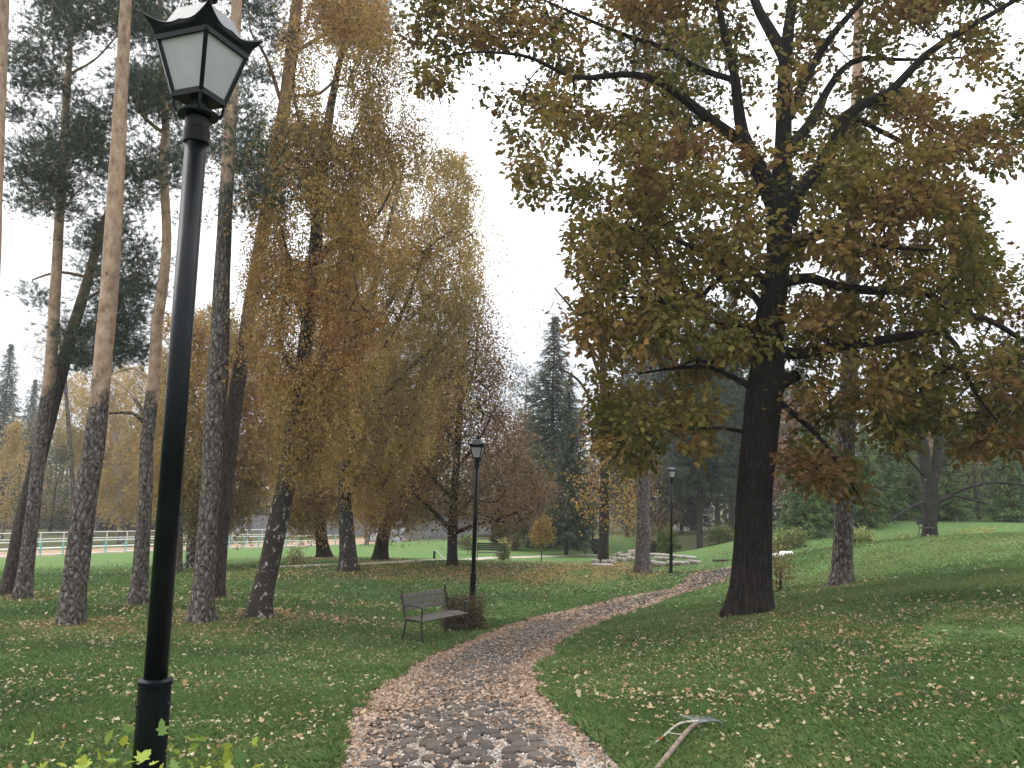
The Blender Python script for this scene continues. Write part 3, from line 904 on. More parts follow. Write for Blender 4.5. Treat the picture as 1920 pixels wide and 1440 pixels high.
oakP = [(770, -60), (765, 110), (830, 155), (900, 155), (960, 195), (985, 330), (1018, 345), (1035, 270), (1130, 230), (1180, 250), (1175, 300), (1075, 335), (1066, 430), (1112, 520), (1095, 600), (1112, 720), (1135, 820), (1175, 885), (1290, 870), (1400, 850), (1480, 890), (1560, 925), (1640, 940), (1700, 880), (1760, 800), (1840, 850), (1960, 860), (2050, 700), (2050, 450), (1900, 500), (1860, 430), (1840, 330), (1900, 290), (2050, 270), (2080, -80), (1900, -220), (1500, -330), (1100, -240)]
def oak_holes(x, y):
    n_ = vnoise(x / 62, y / 52, 71) * .5 + vnoise(x / 30, y / 26, 72) * .5
    thr = np.where(y < 330, .50, .44) + .10 * np.exp(-((x - 1360) / 70) ** 2 - ((y - 140) / 90) ** 2) + .14 * np.exp(-((x - 1120) / 55) ** 2 - ((y - 260) / 50) ** 2)
    thr = np.where((y > 640) & (x > 1640), thr + .06, thr)
    thr = np.where((y > 840), thr + .05, thr)
    return (n_ < thr) | ((y > 668) & (x > 1345) & (x < 1478)) | ((np.abs(x - (1462 - (y - 400) * .07 * (y > 400))) < 26) & (y < 668) & (vnoise(y / 40, x * 0 + 3, 77) > .3))
T = polysample(oakP, 2350, Y0, 3.4, R, oak_holes)
T[:, 1] += .5
_q = (T - [0, 0, CAMZ]) @ RM; _tp = np.c_[960 - _q[:, 0] / _q[:, 2] * F, 720 + _q[:, 1] / _q[:, 2] * F]
_dl = np.full(len(T), 1e9)
for L_, _ in OL[:14]:                                       # the big limbs stand bare of sprays on the near side
    a_ = smooth_line(np.array(L_, float), 12)
    _dl = np.minimum(_dl, (np.hypot(_tp[:, None, 0] - a_[None, :, 0], _tp[:, None, 1] - a_[None, :, 1]) - a_[None, :, 2] * .6).min(1))
T = T[~((_dl < 24) & (T[:, 1] < Y0 + 1.0) & (R.uniform(size=len(T)) < .78))]
tw, dr = grow(limbs, T, R, seg=.4, r0=.0055, pw=.45, lift=.12, zmin=loc[2] + 2.6)
wood("trunk", limbs, tw, M['oak_bark'], oak, loc, sides=40, seed=3, amp=.018, flare=.42, fh=.28)
crown([leaves_at(T, dr, 42, .155, .118, L_OAK, R, out=1.3, down=.15, tj=.15, tshift=.03, flat=.7)], M['oak_leaf'], oak, loc)

# ---- birches
def birch(label, base, Y0, LL, poly, n, mat_bark, mat_leaf, seed, k=5, L=(.5, 1.6), gap=.045, size=.062, dY=2.2, r0=.006, group="birches in yellow autumn leaf", tshift=0.0, holes=None, zoff=2.0, sides=20, n2=8, wisp=None):
    loc = hit(*base)
    root = thing("birch_tree", label, "tree", loc, group); Y0 = loc[1]
    R_ = rng_(seed)
    limbs = [trace(l, Y0, dy) for l, dy in LL]
    T = polysample(poly, n, Y0, dY, R_, holes)
    tw, dr = grow(limbs, T, R_, seg=.45, r0=r0, pw=.42, lift=.25, zmin=loc[2] + zoff, zpen=.8)
    lv, st = strands(T, R_, k, L, gap, size, tshift=tshift)
    if wisp is not None:
        Tw = polysample(wisp[0], wisp[1], Y0, dY, R_)
        tw2, _ = grow(limbs + [(a_[0], a_[1]) for a_ in tw], Tw, R_, seg=.45, r0=r0 * .8, pw=.4, lift=.25, zmin=loc[2] + zoff, zpen=.8)
        lw, sw_ = strands(Tw, R_, 3, wisp[2], gap * 2.2, size * .9, spread=.3, drift=.10, tshift=tshift)
        tw = tw + tw2; st = st + sw_
        lv = (np.concatenate([lv[0], lw[0]]), np.concatenate([lv[1], lw[1] + len(lv[0])]), np.concatenate([lv[2], lw[2]]))
    l2 = leaves_at(T, dr, n2, .16, size, L_RHOMB, R_, tshift=tshift, down=.5, tj=.24)
    nL = len(LL)
    wood("trunk", limbs, tw + st, mat_bark, root, loc, sides=sides, seed=seed, amp=.03, flare=.4, up=(loc[2] * 0 + 1.0, 7.0))
    crown([lv, l2], mat_leaf, root, loc)
    return root

def holes_(s1, thr, sx=70, sy=90):
    return lambda x, y: vnoise(x / sx, y / sy, s1) * .65 + vnoise(x / 26, y / 30, s1 + 1) * .35 < thr

birch("tall leaning birch with white flecked black trunk, the closest of the golden birches", (485, 1156), 16.5,
      [([(485, 1156, 44), (493, 1110, 41), (505, 1060, 39), (525, 960, 37), (545, 860, 33), (563, 720, 29), (578, 600, 26), (588, 500, 24), (597, 400, 23), (606, 300, 19), (620, 200, 15), (640, 100, 10), (655, 0, 6), (660, -80, 3)], 0),
       ([(575, 620, 12), (555, 560, 10), (545, 500, 7), (530, 440, 5), (515, 380, 3)], -.7),
       ([(590, 500, 14), (625, 455, 11), (660, 450, 8), (710, 400, 6), (740, 340, 3)], .8),
       ([(562, 720, 9), (528, 655, 7), (522, 610, 5), (505, 560, 3)], .9),
       ([(560, 745, 9), (600, 690, 8), (650, 640, 6), (700, 620, 4)], -1.0),
       ([(548, 850, 8), (580, 800, 7), (620, 770, 5), (660, 760, 3)], .9),
       ([(604, 320, 10), (570, 250, 8), (550, 170, 5), (560, 90, 3)], -.9)],
      [(590, -60), (700, -20), (740, 60), (790, 160), (780, 260), (720, 330), (690, 450), (700, 600), (660, 780), (610, 870), (540, 880), (530, 780), (470, 620), (478, 480), (490, 330), (530, 210), (550, 60)],
      980, M['birch_bark'], M['birch_leaf'], 201, k=6, L=(.25, .75), gap=.028, size=.054, wisp=([(720, 20), (800, 60), (830, 160), (815, 260), (770, 330), (720, 260), (690, 150)], 70, (.4, 1.4)), dY=2.2, holes=(lambda x, y, f=holes_(81, 0.0): vnoise(x / 70, y / 90, 81) * .65 + vnoise(x / 26, y / 30, 82) * .35 < np.where(y < 260, .47, .31)), sides=28)

birch("thick dark birch standing in the leaf carpet, with long limbs sweeping up to one side", (655, 1071), 30,
      [([(655, 1071, 34), (650, 1000, 28), (645, 900, 24), (655, 800, 20), (672, 690, 17), (690, 590, 14), (715, 480, 10), (740, 380, 7), (760, 300, 4)], 0),
       ([(648, 850, 14), (690, 710, 11), (731, 634, 9), (765, 560, 7), (800, 470, 5), (850, 430, 3)], -1.2),
       ([(655, 800, 12), (740, 720, 9), (800, 660, 7), (860, 600, 5)], 1.2),
       ([(680, 640, 10), (740, 553, 8), (775, 500, 7), (837, 462, 5), (885, 440, 3)], .6),
       ([(652, 830, 10), (620, 740, 8), (610, 640, 6), (620, 540, 4)], 1.0)],
      [(640, 330), (700, 290), (740, 285), (800, 270), (880, 285), (888, 350), (875, 420), (905, 470), (885, 560), (860, 640), (870, 730), (830, 800), (780, 860), (700, 930), (620, 900), (590, 780), (600, 600), (615, 450)],
      1120, M['birch_bark'], M['birch_pale'], 202, k=6, L=(.35, 1.1), gap=.045, size=.085, wisp=([(870, 270), (905, 340), (915, 400), (940, 470), (925, 540), (890, 600), (860, 500), (870, 380)], 46, (.7, 2.2)), dY=3.4, r0=.009, holes=holes_(83, .27), sides=18)

birch("leaning birch with black trunk between the thick birch and the bare branched linden", (712, 1051), 31,
      [([(712, 1051, 26), (716, 1020, 24), (722, 985, 22), (735, 900, 18), (760, 800, 14), (790, 700, 9), (805, 620, 4)], 0)],
      [(690, 640), (760, 600), (840, 640), (860, 720), (830, 850), (800, 960), (740, 985), (680, 985), (660, 860), (670, 720)],
      620, M['dark_bark'], M['birch_leaf'], 203, k=6, L=(.35, 1.1), gap=.05, size=.095, dY=2.5, r0=.009, sides=16)

birch("small dark trunked birch under golden leaves in front of the white rails", (608, 1045), 38,
      [([(608, 1045, 25), (603, 1010, 21), (597, 950, 18), (594, 880, 15), (592, 800, 11), (590, 700, 6)], 0)],
      [(500, 780), (540, 690), (620, 660), (670, 720), (680, 860), (660, 950), (600, 985), (530, 975), (500, 900)],
      620, M['dark_bark'], M['birch_leaf'], 204, k=6, L=(.4, 1.2), gap=.06, size=.11, dY=2.6, r0=.010, tshift=.05, sides=16)

birch("weeping golden birch seen past the lamp post, its pale trunk half hidden by a pine", (356, 1066), 36,
      [([(356, 1066, 18), (360, 1000, 16), (372, 900, 14), (385, 800, 12), (400, 700, 9), (410, 600, 5)], 0),
       ([(380, 840, 8), (355, 720, 6), (320, 650, 4), (290, 620, 3)], .8), ([(390, 780, 7), (430, 700, 5), (470, 640, 3)], -.8)],
      [(330, 590), (400, 560), (470, 600), (520, 700), (515, 850), (470, 960), (400, 985), (320, 975), (280, 900), (285, 760), (300, 660)],
      760, M['birch_white'], M['birch_leaf'], 205, k=6, L=(.4, 1.3), gap=.06, size=.105, dY=2.8, r0=.009, holes=holes_(85, .27), sides=14)

birch("broad olive gold birch behind the tall pines by the rails", (235, 1020), 50,
      [([(228, 1030, 16), (226, 960, 14), (222, 880, 12), (216, 800, 10), (210, 740, 6)], 0),
       ([(222, 880, 8), (260, 800, 6), (300, 730, 4)], .8), ([(224, 900, 8), (180, 820, 6), (150, 760, 4)], -.8)],
      [(110, 720), (170, 680), (240, 685), (320, 660), (350, 740), (340, 880), (300, 960), (230, 965), (190, 940), (150, 880), (105, 800)],
      640, M['birch_white'], M['birch_pale'], 206, k=6, L=(.6, 1.8), gap=.08, size=.13, dY=3.4, r0=.011, tshift=-.05, sides=10)

birch("wispy nearly leafless birch top hanging out past the pines into the open sky", (140, 1022), 42,
      [([(140, 1040, 9), (138, 960, 9), (132, 850, 8), (125, 750, 7), (118, 680, 6), (110, 620, 3)], 0)],
      [(50, 640), (75, 615), (110, 600), (150, 590), (165, 640), (120, 690), (60, 680)],
      60, M['birch_bark'], M['birch_pale'], 207, k=4, L=(.8, 2.4), gap=.14, size=.085, dY=1.6, r0=.008, zoff=6, sides=10)

birch("small young birch with forked pale trunk beside the grey wall", (690, 1022), 55,
      [([(686, 1023, 8), (692, 1000, 7), (698, 960, 5), (704, 900, 3)], 0), ([(688, 1018, 6), (682, 980, 5), (676, 930, 3)], .4)],
      [(650, 900), (700, 860), (745, 900), (740, 970), (690, 985), (655, 960)],
      90, M['birch_white'], M['birch_leaf'], 208, k=4, L=(.5, 1.3), gap=.14, size=.13, dY=1.5, r0=.010, sides=8)

# ---- pines
def pine(label, base, Y0, L, poly, n, seed, up=(3.2, 4.4), bark='pine_bark', extra=(), m_=40, spread=.30, size=.15, dY=2.6, group="tall pines with plated bark", zoff=5.0, holes=None, sides=26, limbmin=None, amp=.03, flare=.28):
    loc = hit(*base)
    root = thing("pine_tree", label, "tree", loc, group); Y0 = loc[1] if base[0] > -40 else Y0
    if holes is None: holes = holes_(seed * 3, .40, 75, 42)
    R_ = rng_(seed)
    limbs = [trace(L, Y0, 0)] + [trace(l, Y0, dy) for l, dy in extra]
    tw = []
    if poly is not None:
        T = np.vstack([polysample(p, k, Y0, dY, R_, holes) for p, k in zip(poly, n)])
        tw, dr = grow(limbs, T, R_, seg=.5, r0=.008, pw=.42, lift=.10, zmin=loc[2] + zoff, zpen=.2)
        crown([clumps(T, R_, m_, spread, size)], M['pine_needle'], root, loc)
    wood("trunk", limbs, tw, M[bark], root, loc, sides=sides, seed=seed, amp=amp, flare=flare * 1.35, up=up, fh=.30)
    return root

pine("pine with thin pale orange top, the leftmost trunk seen standing on the grass", (42, 1124), 20,
     [(42, 1124, 27), (50, 1060, 26), (66, 920, 24), (82, 780, 22), (95, 690, 21), (103, 560, 19), (112, 400, 17), (122, 230, 13), (130, 110, 10), (135, 0, 6), (138, -60, 3)],
     [[(30, 70), (110, -30), (230, -30), (220, 120), (120, 200), (30, 160)], [(15, 200), (110, 200), (160, 260), (120, 330), (20, 340)], [(20, 370), (120, 330), (170, 400), (60, 430)], [(130, 200), (230, 150), (230, 330), (150, 330)]],
     [110, 60, 30, 50], 301, up=(4.0, 5.8), extra=[([(118, 300, 6), (80, 310, 5), (40, 300, 3)], -.6), ([(128, 140, 6), (180, 110, 4), (225, 60, 3)], .5)])
pine("dark trunked pine leaning strongly to the right behind its paler neighbour", (20, 1117), 22,
     [(18, 1117, 34), (28, 1060, 33), (48, 960, 31), (70, 870, 28), (98, 760, 25), (130, 640, 22), (160, 540, 19), (185, 450, 15), (205, 390, 10), (225, 330, 5)],
     [[(60, 530), (110, 500), (180, 420), (230, 410), (290, 480), (285, 560), (250, 620), (200, 690), (130, 690), (100, 610)], [(225, 640), (280, 600), (270, 660), (230, 680)]],
     [150, 12], 302, bark='pine_bark_dark', up=(5.5, 9), zoff=7, extra=[([(150, 570, 7), (200, 540, 5), (270, 520, 3)], .5), ([(165, 520, 7), (110, 510, 5), (60, 525, 3)], -.5)])
pine("stout pine with rough grey lower bark and long pale orange upper stem", (133, 1171), 15.6,
     [(131, 1171, 46), (140, 1100, 44), (152, 1000, 41), (166, 900, 39), (178, 820, 37), (188, 730, 34), (198, 620, 33), (208, 500, 31), (216, 380, 29), (223, 250, 26), (230, 120, 23), (236, 0, 20), (246, -180, 15), (256, -380, 9), (262, -520, 4)],
     [[(150, -300), (260, -480), (370, -300), (330, -120), (160, -140)]], [60], 303, up=(3.5, 4.9), zoff=9, flare=.18)
pine("crooked pine with kinked stem and orange bark between two straighter trunks", (258, 1136), 19,
     [(258, 1136, 29), (262, 1080, 28), (268, 1000, 26), (274, 900, 26), (276, 830, 25), (283, 760, 24), (290, 700, 21), (294, 620, 20), (304, 540, 19), (312, 460, 18), (310, 380, 17), (306, 300, 16), (311, 240, 14), (306, 150, 11), (300, 40, 7), (298, -40, 4)],
     [[(235, -30), (340, -30), (340, 130), (330, 260), (250, 280), (236, 140)], [(330, 250), (350, 320), (300, 420), (230, 370), (240, 290)]],
     [110, 26], 304, up=(3.7, 5.3), amp=.05, extra=[([(308, 250, 8), (270, 220, 6), (250, 180, 3)], -.6), ([(290, 720, 6), (250, 690, 5), (215, 700, 3)], .3), ([(276, 800, 7), (250, 775, 6), (205, 775, 4)], -.3), ([(278, 790, 8), (240, 730, 6), (205, 710, 4)], .5)])
pine("thick grey barked pine whose flared foot stands beside a second trunk", (376, 1167), 16,
     [(376, 1167, 41), (382, 1100, 39), (390, 1000, 39), (397, 900, 38), (402, 800, 37), (408, 700, 36), (413, 600, 32), (417, 500, 29), (422, 400, 27), (428, 300, 24), (434, 180, 22), (441, 60, 20), (447, -60, 17), (458, -260, 11), (465, -420, 5)],
     [[(430, 170), (500, 190), (520, 300), (510, 400), (450, 420), (440, 300)], [(330, -300), (470, -440), (600, -300), (520, -100), (380, -110)]],
     [40, 70], 305, up=(7.8, 9.4), zoff=6, flare=.35)
pine("reddish pine leaning behind the grey barked one, golden birch leaves across its stem", (402, 1121), 19.5,
     [(402, 1121, 32), (410, 1040, 31), (420, 930, 30), (432, 820, 29), (446, 720, 28), (462, 620, 26), (482, 500, 25), (505, 370, 25), (527, 240, 24), (545, 110, 22), (558, 0, 20), (580, -160, 13), (600, -300, 6)],
     [[(440, -60), (560, -60), (560, 100), (500, 160), (445, 110)], [(590, -60), (770, -60), (775, 40), (740, 90), (650, 80), (600, 60)], [(400, -300), (600, -380), (800, -260), (760, -80), (480, -90)]],
     [56, 90, 70], 306, bark='pine_bark_dark', up=(4.5, 8.5), zoff=6, extra=[([(530, 200, 8), (500, 110, 6), (470, 60, 4)], -.4), ([(548, 100, 8), (640, 50, 6), (730, 30, 4)], .6), ([(545, 180, 7), (600, 175, 6), (630, 145, 4)], -.3)])
pine("pine whose orange stem just enters the picture at its upper left corner", (-60, 1180), 14.5,
     [(-60, 1180, 44), (-40, 900, 38), (-22, 600, 32), (-8, 300, 27), (2, 100, 22), (6, 0, 20), (14, -200, 14), (20, -380, 6)],
     [[(-120, -250), (20, -400), (120, -230), (60, -120), (-100, -120)]], [40], 307, up=(3.5, 4.5), zoff=7)
pine("slender pine with light grey bark standing at the stone pile beside the lamp", (1205, 1072), 32.5,
     [(1205, 1072, 27), (1206, 1000, 26), (1207, 900, 25), (1209, 750, 23), (1210, 600, 20), (1211, 430, 17), (1212, 240, 14), (1214, 100, 11), (1216, -20, 7), (1217, -90, 4)],
     [[(1130, -80), (1290, -80), (1330, 60), (1300, 180), (1200, 200), (1130, 120)], [(1170, 200), (1300, 190), (1280, 300), (1180, 320)]],
     [110, 22], 308, up=(9, 13), zoff=10, size=.24, spread=.5, m_=30, sides=20)
pine("lone pine with deeply plated grey trunk on the grass bank behind the oak", (1580, 1097), 19,
     [(1579, 1097, 41), (1580, 1050, 37), (1582, 960, 36), (1584, 880, 35), (1590, 740, 32), (1596, 600, 28), (1600, 450, 25), (1604, 300, 22), (1607, 150, 19), (1610, 0, 16), (1614, -200, 10), (1616, -340, 5)],
     [[(1480, -160), (1616, -360), (1750, -160), (1700, -40), (1520, -40)]], [60], 309, up=(6.5, 9), zoff=9)
# a pine further back whose dark foliage fills the gap behind the lamp head
pine("pine further back whose dark foliage fills the sky behind the lamp head", (330, 1075), 29,
     [(330, 1075, 20), (336, 900, 18), (342, 700, 16), (347, 500, 14), (350, 350, 12), (352, 200, 9), (354, 60, 6), (355, -30, 3)],
     [[(235, 20), (340, -40), (470, -20), (480, 140), (470, 300), (400, 420), (300, 400), (240, 280)], [(180, 330), (260, 300), (280, 400), (210, 420)]],
     [170, 22], 310, up=(7, 10), zoff=8, size=.21, spread=.45, m_=34, dY=3, sides=14)

# ---- linden, maple and the bare forked tree
def broad(name, label, base, Y0, LL, polys, seed, bark, leafm, n_leaf=14, size=.12, spread=.35, r0=.008, dY=3, zoff=1.6, sides=20, tmpl=None, tshift=0, holes=None, tj=.2, group=None, leafy=1.0):
    loc = hit(*base)
    root = thing(name, label, "tree", loc, group); Y0 = loc[1]
    R_ = rng_(seed)
    limbs = [trace(l, Y0, dy) for l, dy in LL]
    T = np.vstack([polysample(p, k, Y0, dY, R_, holes) for p, k in polys])
    tw, dr = grow(limbs, T, R_, seg=.45, r0=r0, pw=.42, lift=.12, zmin=loc[2] + zoff, zpen=.2)
    wood("trunk", limbs, tw, M[bark], root, loc, sides=sides, seed=seed, flare=.3)
    if n_leaf:
        keep = R_.uniform(size=len(T)) < leafy
        crown([leaves_at(T[keep], dr[keep], n_leaf, spread, size, tmpl or L_RHOMB, R_, tshift=tshift, tj=tj)], M[leafm], root, loc)
    return root

broad("linden_tree", "conical linden with low spreading dark branches and thin russet leaves", (848, 1061), 33,
      [([(848, 1061, 19), (848, 1010, 18), (850, 960, 17), (855, 880, 14), (860, 800, 12), (866, 700, 9), (872, 620, 6), (875, 570, 3)], 0),
       ([(845, 995, 10), (815, 960, 8), (780, 930, 6), (745, 900, 4)], -1.2), ([(852, 1000, 9), (890, 985, 7), (930, 975, 6), (970, 960, 4)], -.8),
       ([(850, 970, 9), (890, 930, 7), (940, 890, 5), (980, 850, 3)], 1.0), ([(853, 940, 8), (800, 880, 6), (770, 820, 4)], 1.0),
       ([(856, 880, 7), (900, 820, 5), (930, 760, 3)], -.8), ([(858, 840, 7), (820, 770, 5), (810, 700, 3)], -.6), ([(862, 760, 6), (890, 690, 4), (895, 620, 3)], .4)],
      [([(850, 570), (885, 560), (925, 640), (945, 720), (900, 800), (850, 800), (830, 700)], 250), ([(760, 860), (850, 780), (950, 770), (1010, 860), (1040, 950), (960, 990), (880, 975), (780, 975), (735, 930)], 430)],
      401, 'dark_bark', 'brown_leaf', n_leaf=55, size=.10, spread=.36, tshift=.05, r0=.009)

broad("maple_tree", "dark straight maple with bare pinkish twigs on top and last yellow leaves low down", (1133, 1056), 38,
      [([(1130, 1058, 22), (1132, 1010, 19), (1134, 940, 18), (1133, 850, 15), (1131, 750, 13), (1130, 650, 11), (1128, 560, 8), (1126, 490, 4)], 0),
       ([(1132, 800, 7), (1090, 720, 5), (1050, 690, 3)], -.8), ([(1130, 720, 7), (1085, 600, 5), (1040, 540, 3)], .6), ([(1129, 640, 6), (1090, 540, 4), (1060, 500, 3)], -.5),
       ([(1133, 880, 7), (1180, 800, 5), (1220, 740, 3)], .6), ([(1133, 930, 6), (1090, 890, 4), (1060, 870, 3)], .5), ([(1131, 700, 6), (1170, 620, 4), (1200, 560, 3)], -.6)],
      [([(1030, 500), (1100, 460), (1170, 470), (1230, 560), (1210, 700), (1130, 760), (1060, 740), (1010, 660), (1005, 570)], 190)],
      402, 'dark_bark', 'russet_leaf', n_leaf=9, size=.085, spread=.45, r0=.009, zoff=3)
_mp = hit(1133, 1056)
_r = rng_(4021)
_T = np.vstack([polysample([(1070, 870), (1120, 840), (1190, 830), (1215, 900), (1210, 990), (1150, 1000), (1090, 970)], 130, 38, 2.6, _r), polysample([(1140, 800), (1210, 790), (1200, 850), (1150, 850)], 20, 38, 2, _r)])
_l = leaves_at(_T, _r.normal(size=_T.shape), 11, .36, .13, L_RHOMB, _r)
_root = [o for o in COL.objects if o.name.startswith("maple_tree")][0]
o = mesh("lower_crown", _l[0], [_l[1]], M['yellow_leaf'], _root, _mp, {"t": _l[2]})
o["label"] = "last yellow leaves on the low branches"

broad("forked_tree", "bare dark tree forking low into two stems on the bank behind a bench", (1742, 1007), 39,
      [([(1744, 1010, 25), (1744, 960, 23), (1744, 920, 24), (1738, 890, 22), (1728, 820, 18), (1716, 750, 15), (1704, 680, 12), (1692, 600, 9), (1680, 520, 5)], 0),
       ([(1746, 925, 20), (1754, 880, 18), (1762, 800, 16), (1764, 750, 14), (1770, 660, 10), (1780, 560, 7), (1790, 470, 4)], .3),
       ([(1748, 950, 8), (1800, 920, 7), (1860, 905, 6), (1930, 910, 4)], -.8), ([(1750, 940, 7), (1790, 930, 5), (1850, 945, 4)], .8), ([(1740, 900, 7), (1700, 860, 5), (1660, 850, 4)], -.6),
       ([(1718, 770, 6), (1680, 720, 5), (1640, 700, 3)], .5), ([(1762, 800, 6), (1800, 740, 5), (1850, 700, 3)], -.6), ([(1742, 940, 6), (1710, 950, 5), (1665, 980, 3)], -.4)],
      [([(1640, 560), (1720, 470), (1850, 450), (1920, 560), (1900, 720), (1760, 740), (1660, 700)], 150), ([(1620, 760), (1700, 780), (1850, 740), (1960, 820), (1950, 960), (1830, 950), (1740, 900), (1640, 930)], 130)],
      403, 'dark_bark', 'brown_leaf', n_leaf=3, size=.10, spread=.35, r0=.010, zoff=1.8, leafy=.6)

# ---- reusable woodland trees, built once at their own origin and copied
def spruce_kind(name, H, Rb, seed, mat, z0=.08, dense=1.0, cone=.85, sprig=.26):
    R_ = rng_(seed)
    P, Dv, S, T_, tw = [], [], [], [], []
    z = H * z0
    while z < H * .985:
        f = (1 - (z / H - z0) / (1 - z0)) ** cone
        Rl = Rb * f * R_.uniform(.8, 1.12) + .06
        nb = 8 if f > .35 else 6
        a0 = R_.uniform(0, 6.28)
        for k in range(nb):
            a = a0 + k * 6.283 / nb + R_.normal(0, .2)
            L = Rl * R_.uniform(.45, 1.15)
            n = max(4, int(L / .105 * dense))
            s_ = R_.uniform(.08, 1, n) ** .8
            drp = -.30 * L * s_ ** 1.4 + .16 * L * s_ ** 3 + (.35 * (1 - f) * L) * s_
            side = R_.normal(0, .13 * L * (1.05 - s_) + .04)
            p = np.stack([np.cos(a) * s_ * L - np.sin(a) * side, np.sin(a) * s_ * L + np.cos(a) * side, z + drp + R_.normal(0, .06, n) - .12 * R_.uniform(size=n) * s_], -1)
            d = np.stack([np.cos(a) + R_.normal(0, .5, n), np.sin(a) + R_.normal(0, .5, n), R_.normal(-.75, .4, n)], -1)
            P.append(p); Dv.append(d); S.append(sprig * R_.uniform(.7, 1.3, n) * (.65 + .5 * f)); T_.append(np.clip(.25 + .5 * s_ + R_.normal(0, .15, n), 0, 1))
            q = np.linspace(0, .9, 4)
            tw.append((np.stack([np.cos(a) * q * L, np.sin(a) * q * L, z - .30 * L * q ** 1.4 + .16 * L * q ** 3 + .35 * (1 - f) * L * q], -1), np.linspace(.02 + .012 * L, .006, 4), 3))
        z += (.17 + .13 * f) * (H / 14) ** .35 / dense ** .3
    P = np.concatenate(P); Dv = np.concatenate(Dv); S = np.concatenate(S); T_ = np.concatenate(T_)
    tm = needle_tuft(7, seed, .75, .075)
    V, Fq, t_ = scatter(tm[0], tm[1], P, basis(Dv, R_), S, T_)
    h = np.linspace(-.3, H * .97, 14)
    tr = (np.stack([.02 * np.sin(h), .02 * np.cos(h * 1.3), h], -1), np.linspace(H * .0115, .02, 14), 10)
    return V, Fq, t_, [tr] + tw, mat

def wood_kind(H, W, seed, mat, nT, nl, size, spread, base=.3, lean=.05, fork=False, narrow=False, weep=0):
    R_ = rng_(seed)
    h = np.linspace(-.3, H * .9, 12)
    l1 = R_.normal(0, lean, 2)
    tr = np.stack([l1[0] * h + .08 * np.sin(h * .8 + seed), l1[1] * h + .08 * np.cos(h * .7), h], -1)
    limbs = [(tr, np.linspace(H * .014 + .03, .02, 12))]
    T = []
    while len(T) < nT:
        u_ = R_.uniform(base, 1.0)
        prof = math.sin(min(1, (u_ - base) / (1 - base) * 1.08 + .12) * math.pi) ** .7 if not narrow else (1 - (u_ - base) / (1 - base)) ** .7
        rr = W * prof * math.sqrt(R_.uniform(.02, 1)); a = R_.uniform(0, 6.283)
        p = np.array([rr * math.cos(a) + l1[0] * H * u_, rr * math.sin(a) + l1[1] * H * u_, H * u_])
        if vnoise(p[0] * .8 + p[1] * .5 + 50, p[2] * .7, seed) < .36: continue
        T.append(p)
    T = np.array(T)
    tw, dr = grow(limbs, T, R_, seg=.6, r0=.010, pw=.42, lift=.2, zmin=H * base * .7)
    parts = []
    if nl:
        parts.append(leaves_at(T, dr, nl, spread, size, L_RHOMB, R_, tj=.2))
    if weep:
        lv, st = strands(T, R_, weep, (.6, 1.8), .16, size)
        parts.append(lv)
    V = F_ = t_ = None
    if parts:
        n = 0; VV, FF, TT = [], [], []
        for v, f, q in parts: VV.append(v); FF.append(f + n); TT.append(q); n += len(v)
        V, F_, t_ = np.concatenate(VV), np.concatenate(FF), np.concatenate(TT)
    return V, F_, t_, limbs + tw, mat

def pine_kind(H, W, seed):
    R_ = rng_(seed)
    h = np.linspace(-.3, H, 14)
    tr = np.stack([.1 * np.sin(h * .3 + seed), .1 * np.cos(h * .25), h], -1)
    T = []
    for k in range(70):
        u_ = R_.uniform(.5, 1.02)
        rr = W * math.sqrt(max(.03, 1 - ((u_ - .72) / .32) ** 2)) * math.sqrt(R_.uniform(.03, 1)); a = R_.uniform(0, 6.283)
        T.append([rr * math.cos(a), rr * math.sin(a), H * u_])
    T = np.array(T)
    tw, dr = grow([(tr, np.linspace(H * .015, .04, 14))], T, R_, seg=.6, r0=.01, zmin=H * .4)
    V, F_, t_ = clumps(T, R_, 22, .55, .30)
    return V, F_, t_, [(tr, np.linspace(H * .015, .04, 14), 10)] + tw, M['pine_needle']

PROTO = {}
def proto(key, data, bark):
    V, Fq, t_, wd, mat = data
    L = [(w_[0], w_[1], w_[2] if len(w_) > 2 else 10) for w_ in wd]
    v, q, B, H = tubes(L)
    up_ = np.clip((v[:, 2] - 5) / 4, 0, 1)
    a = mesh("trunk", v, q, M[bark], attrs={"bk": B, "up": up_}, smooth=True)
    b_ = mesh("crown", V, Fq, mat, attrs={"t": t_}) if V is not None else None
    PROTO[key] = (a, b_)
proto('spruce', spruce_kind("s", 16, 3.0, 501, M['spruce_needle'], sprig=.34), 'dark_bark')
proto('spruce_tall', spruce_kind("s", 21, 3.3, 502, M['spruce_needle'], z0=.22, sprig=.36), 'grey_bark')
proto('young_spruce', spruce_kind("s", 6, 1.9, 503, M['young_spruce'], z0=.03, dense=1.15, sprig=.24), 'dark_bark')
proto('bare', wood_kind(14, 3.2, 511, M['brown_leaf'], 170, 4, .16, .5, base=.25), 'grey_bark')
proto('bare_tall', wood_kind(17, 2.6, 512, M['russet_leaf'], 190, 5, .15, .5, base=.35), 'grey_bark')
proto('brown', wood_kind(9, 3.2, 513, M['brown_leaf'], 230, 22, .17, .5, base=.18), 'dark_bark')
proto('russet', wood_kind(11, 2.8, 514, M['russet_leaf'], 230, 20, .17, .5, base=.2), 'dark_bark')
proto('gold', wood_kind(11, 3.0, 515, M['birch_pale'], 220, 8, .18, .5, base=.2, weep=3), 'birch_white')
proto('mixed', wood_kind(12, 3.8, 516, M['mixed_wood'], 260, 26, .24, .6, base=.12), 'dark_bark')
proto('pine_far', pine_kind(17, 2.8, 517), 'pine_bark')

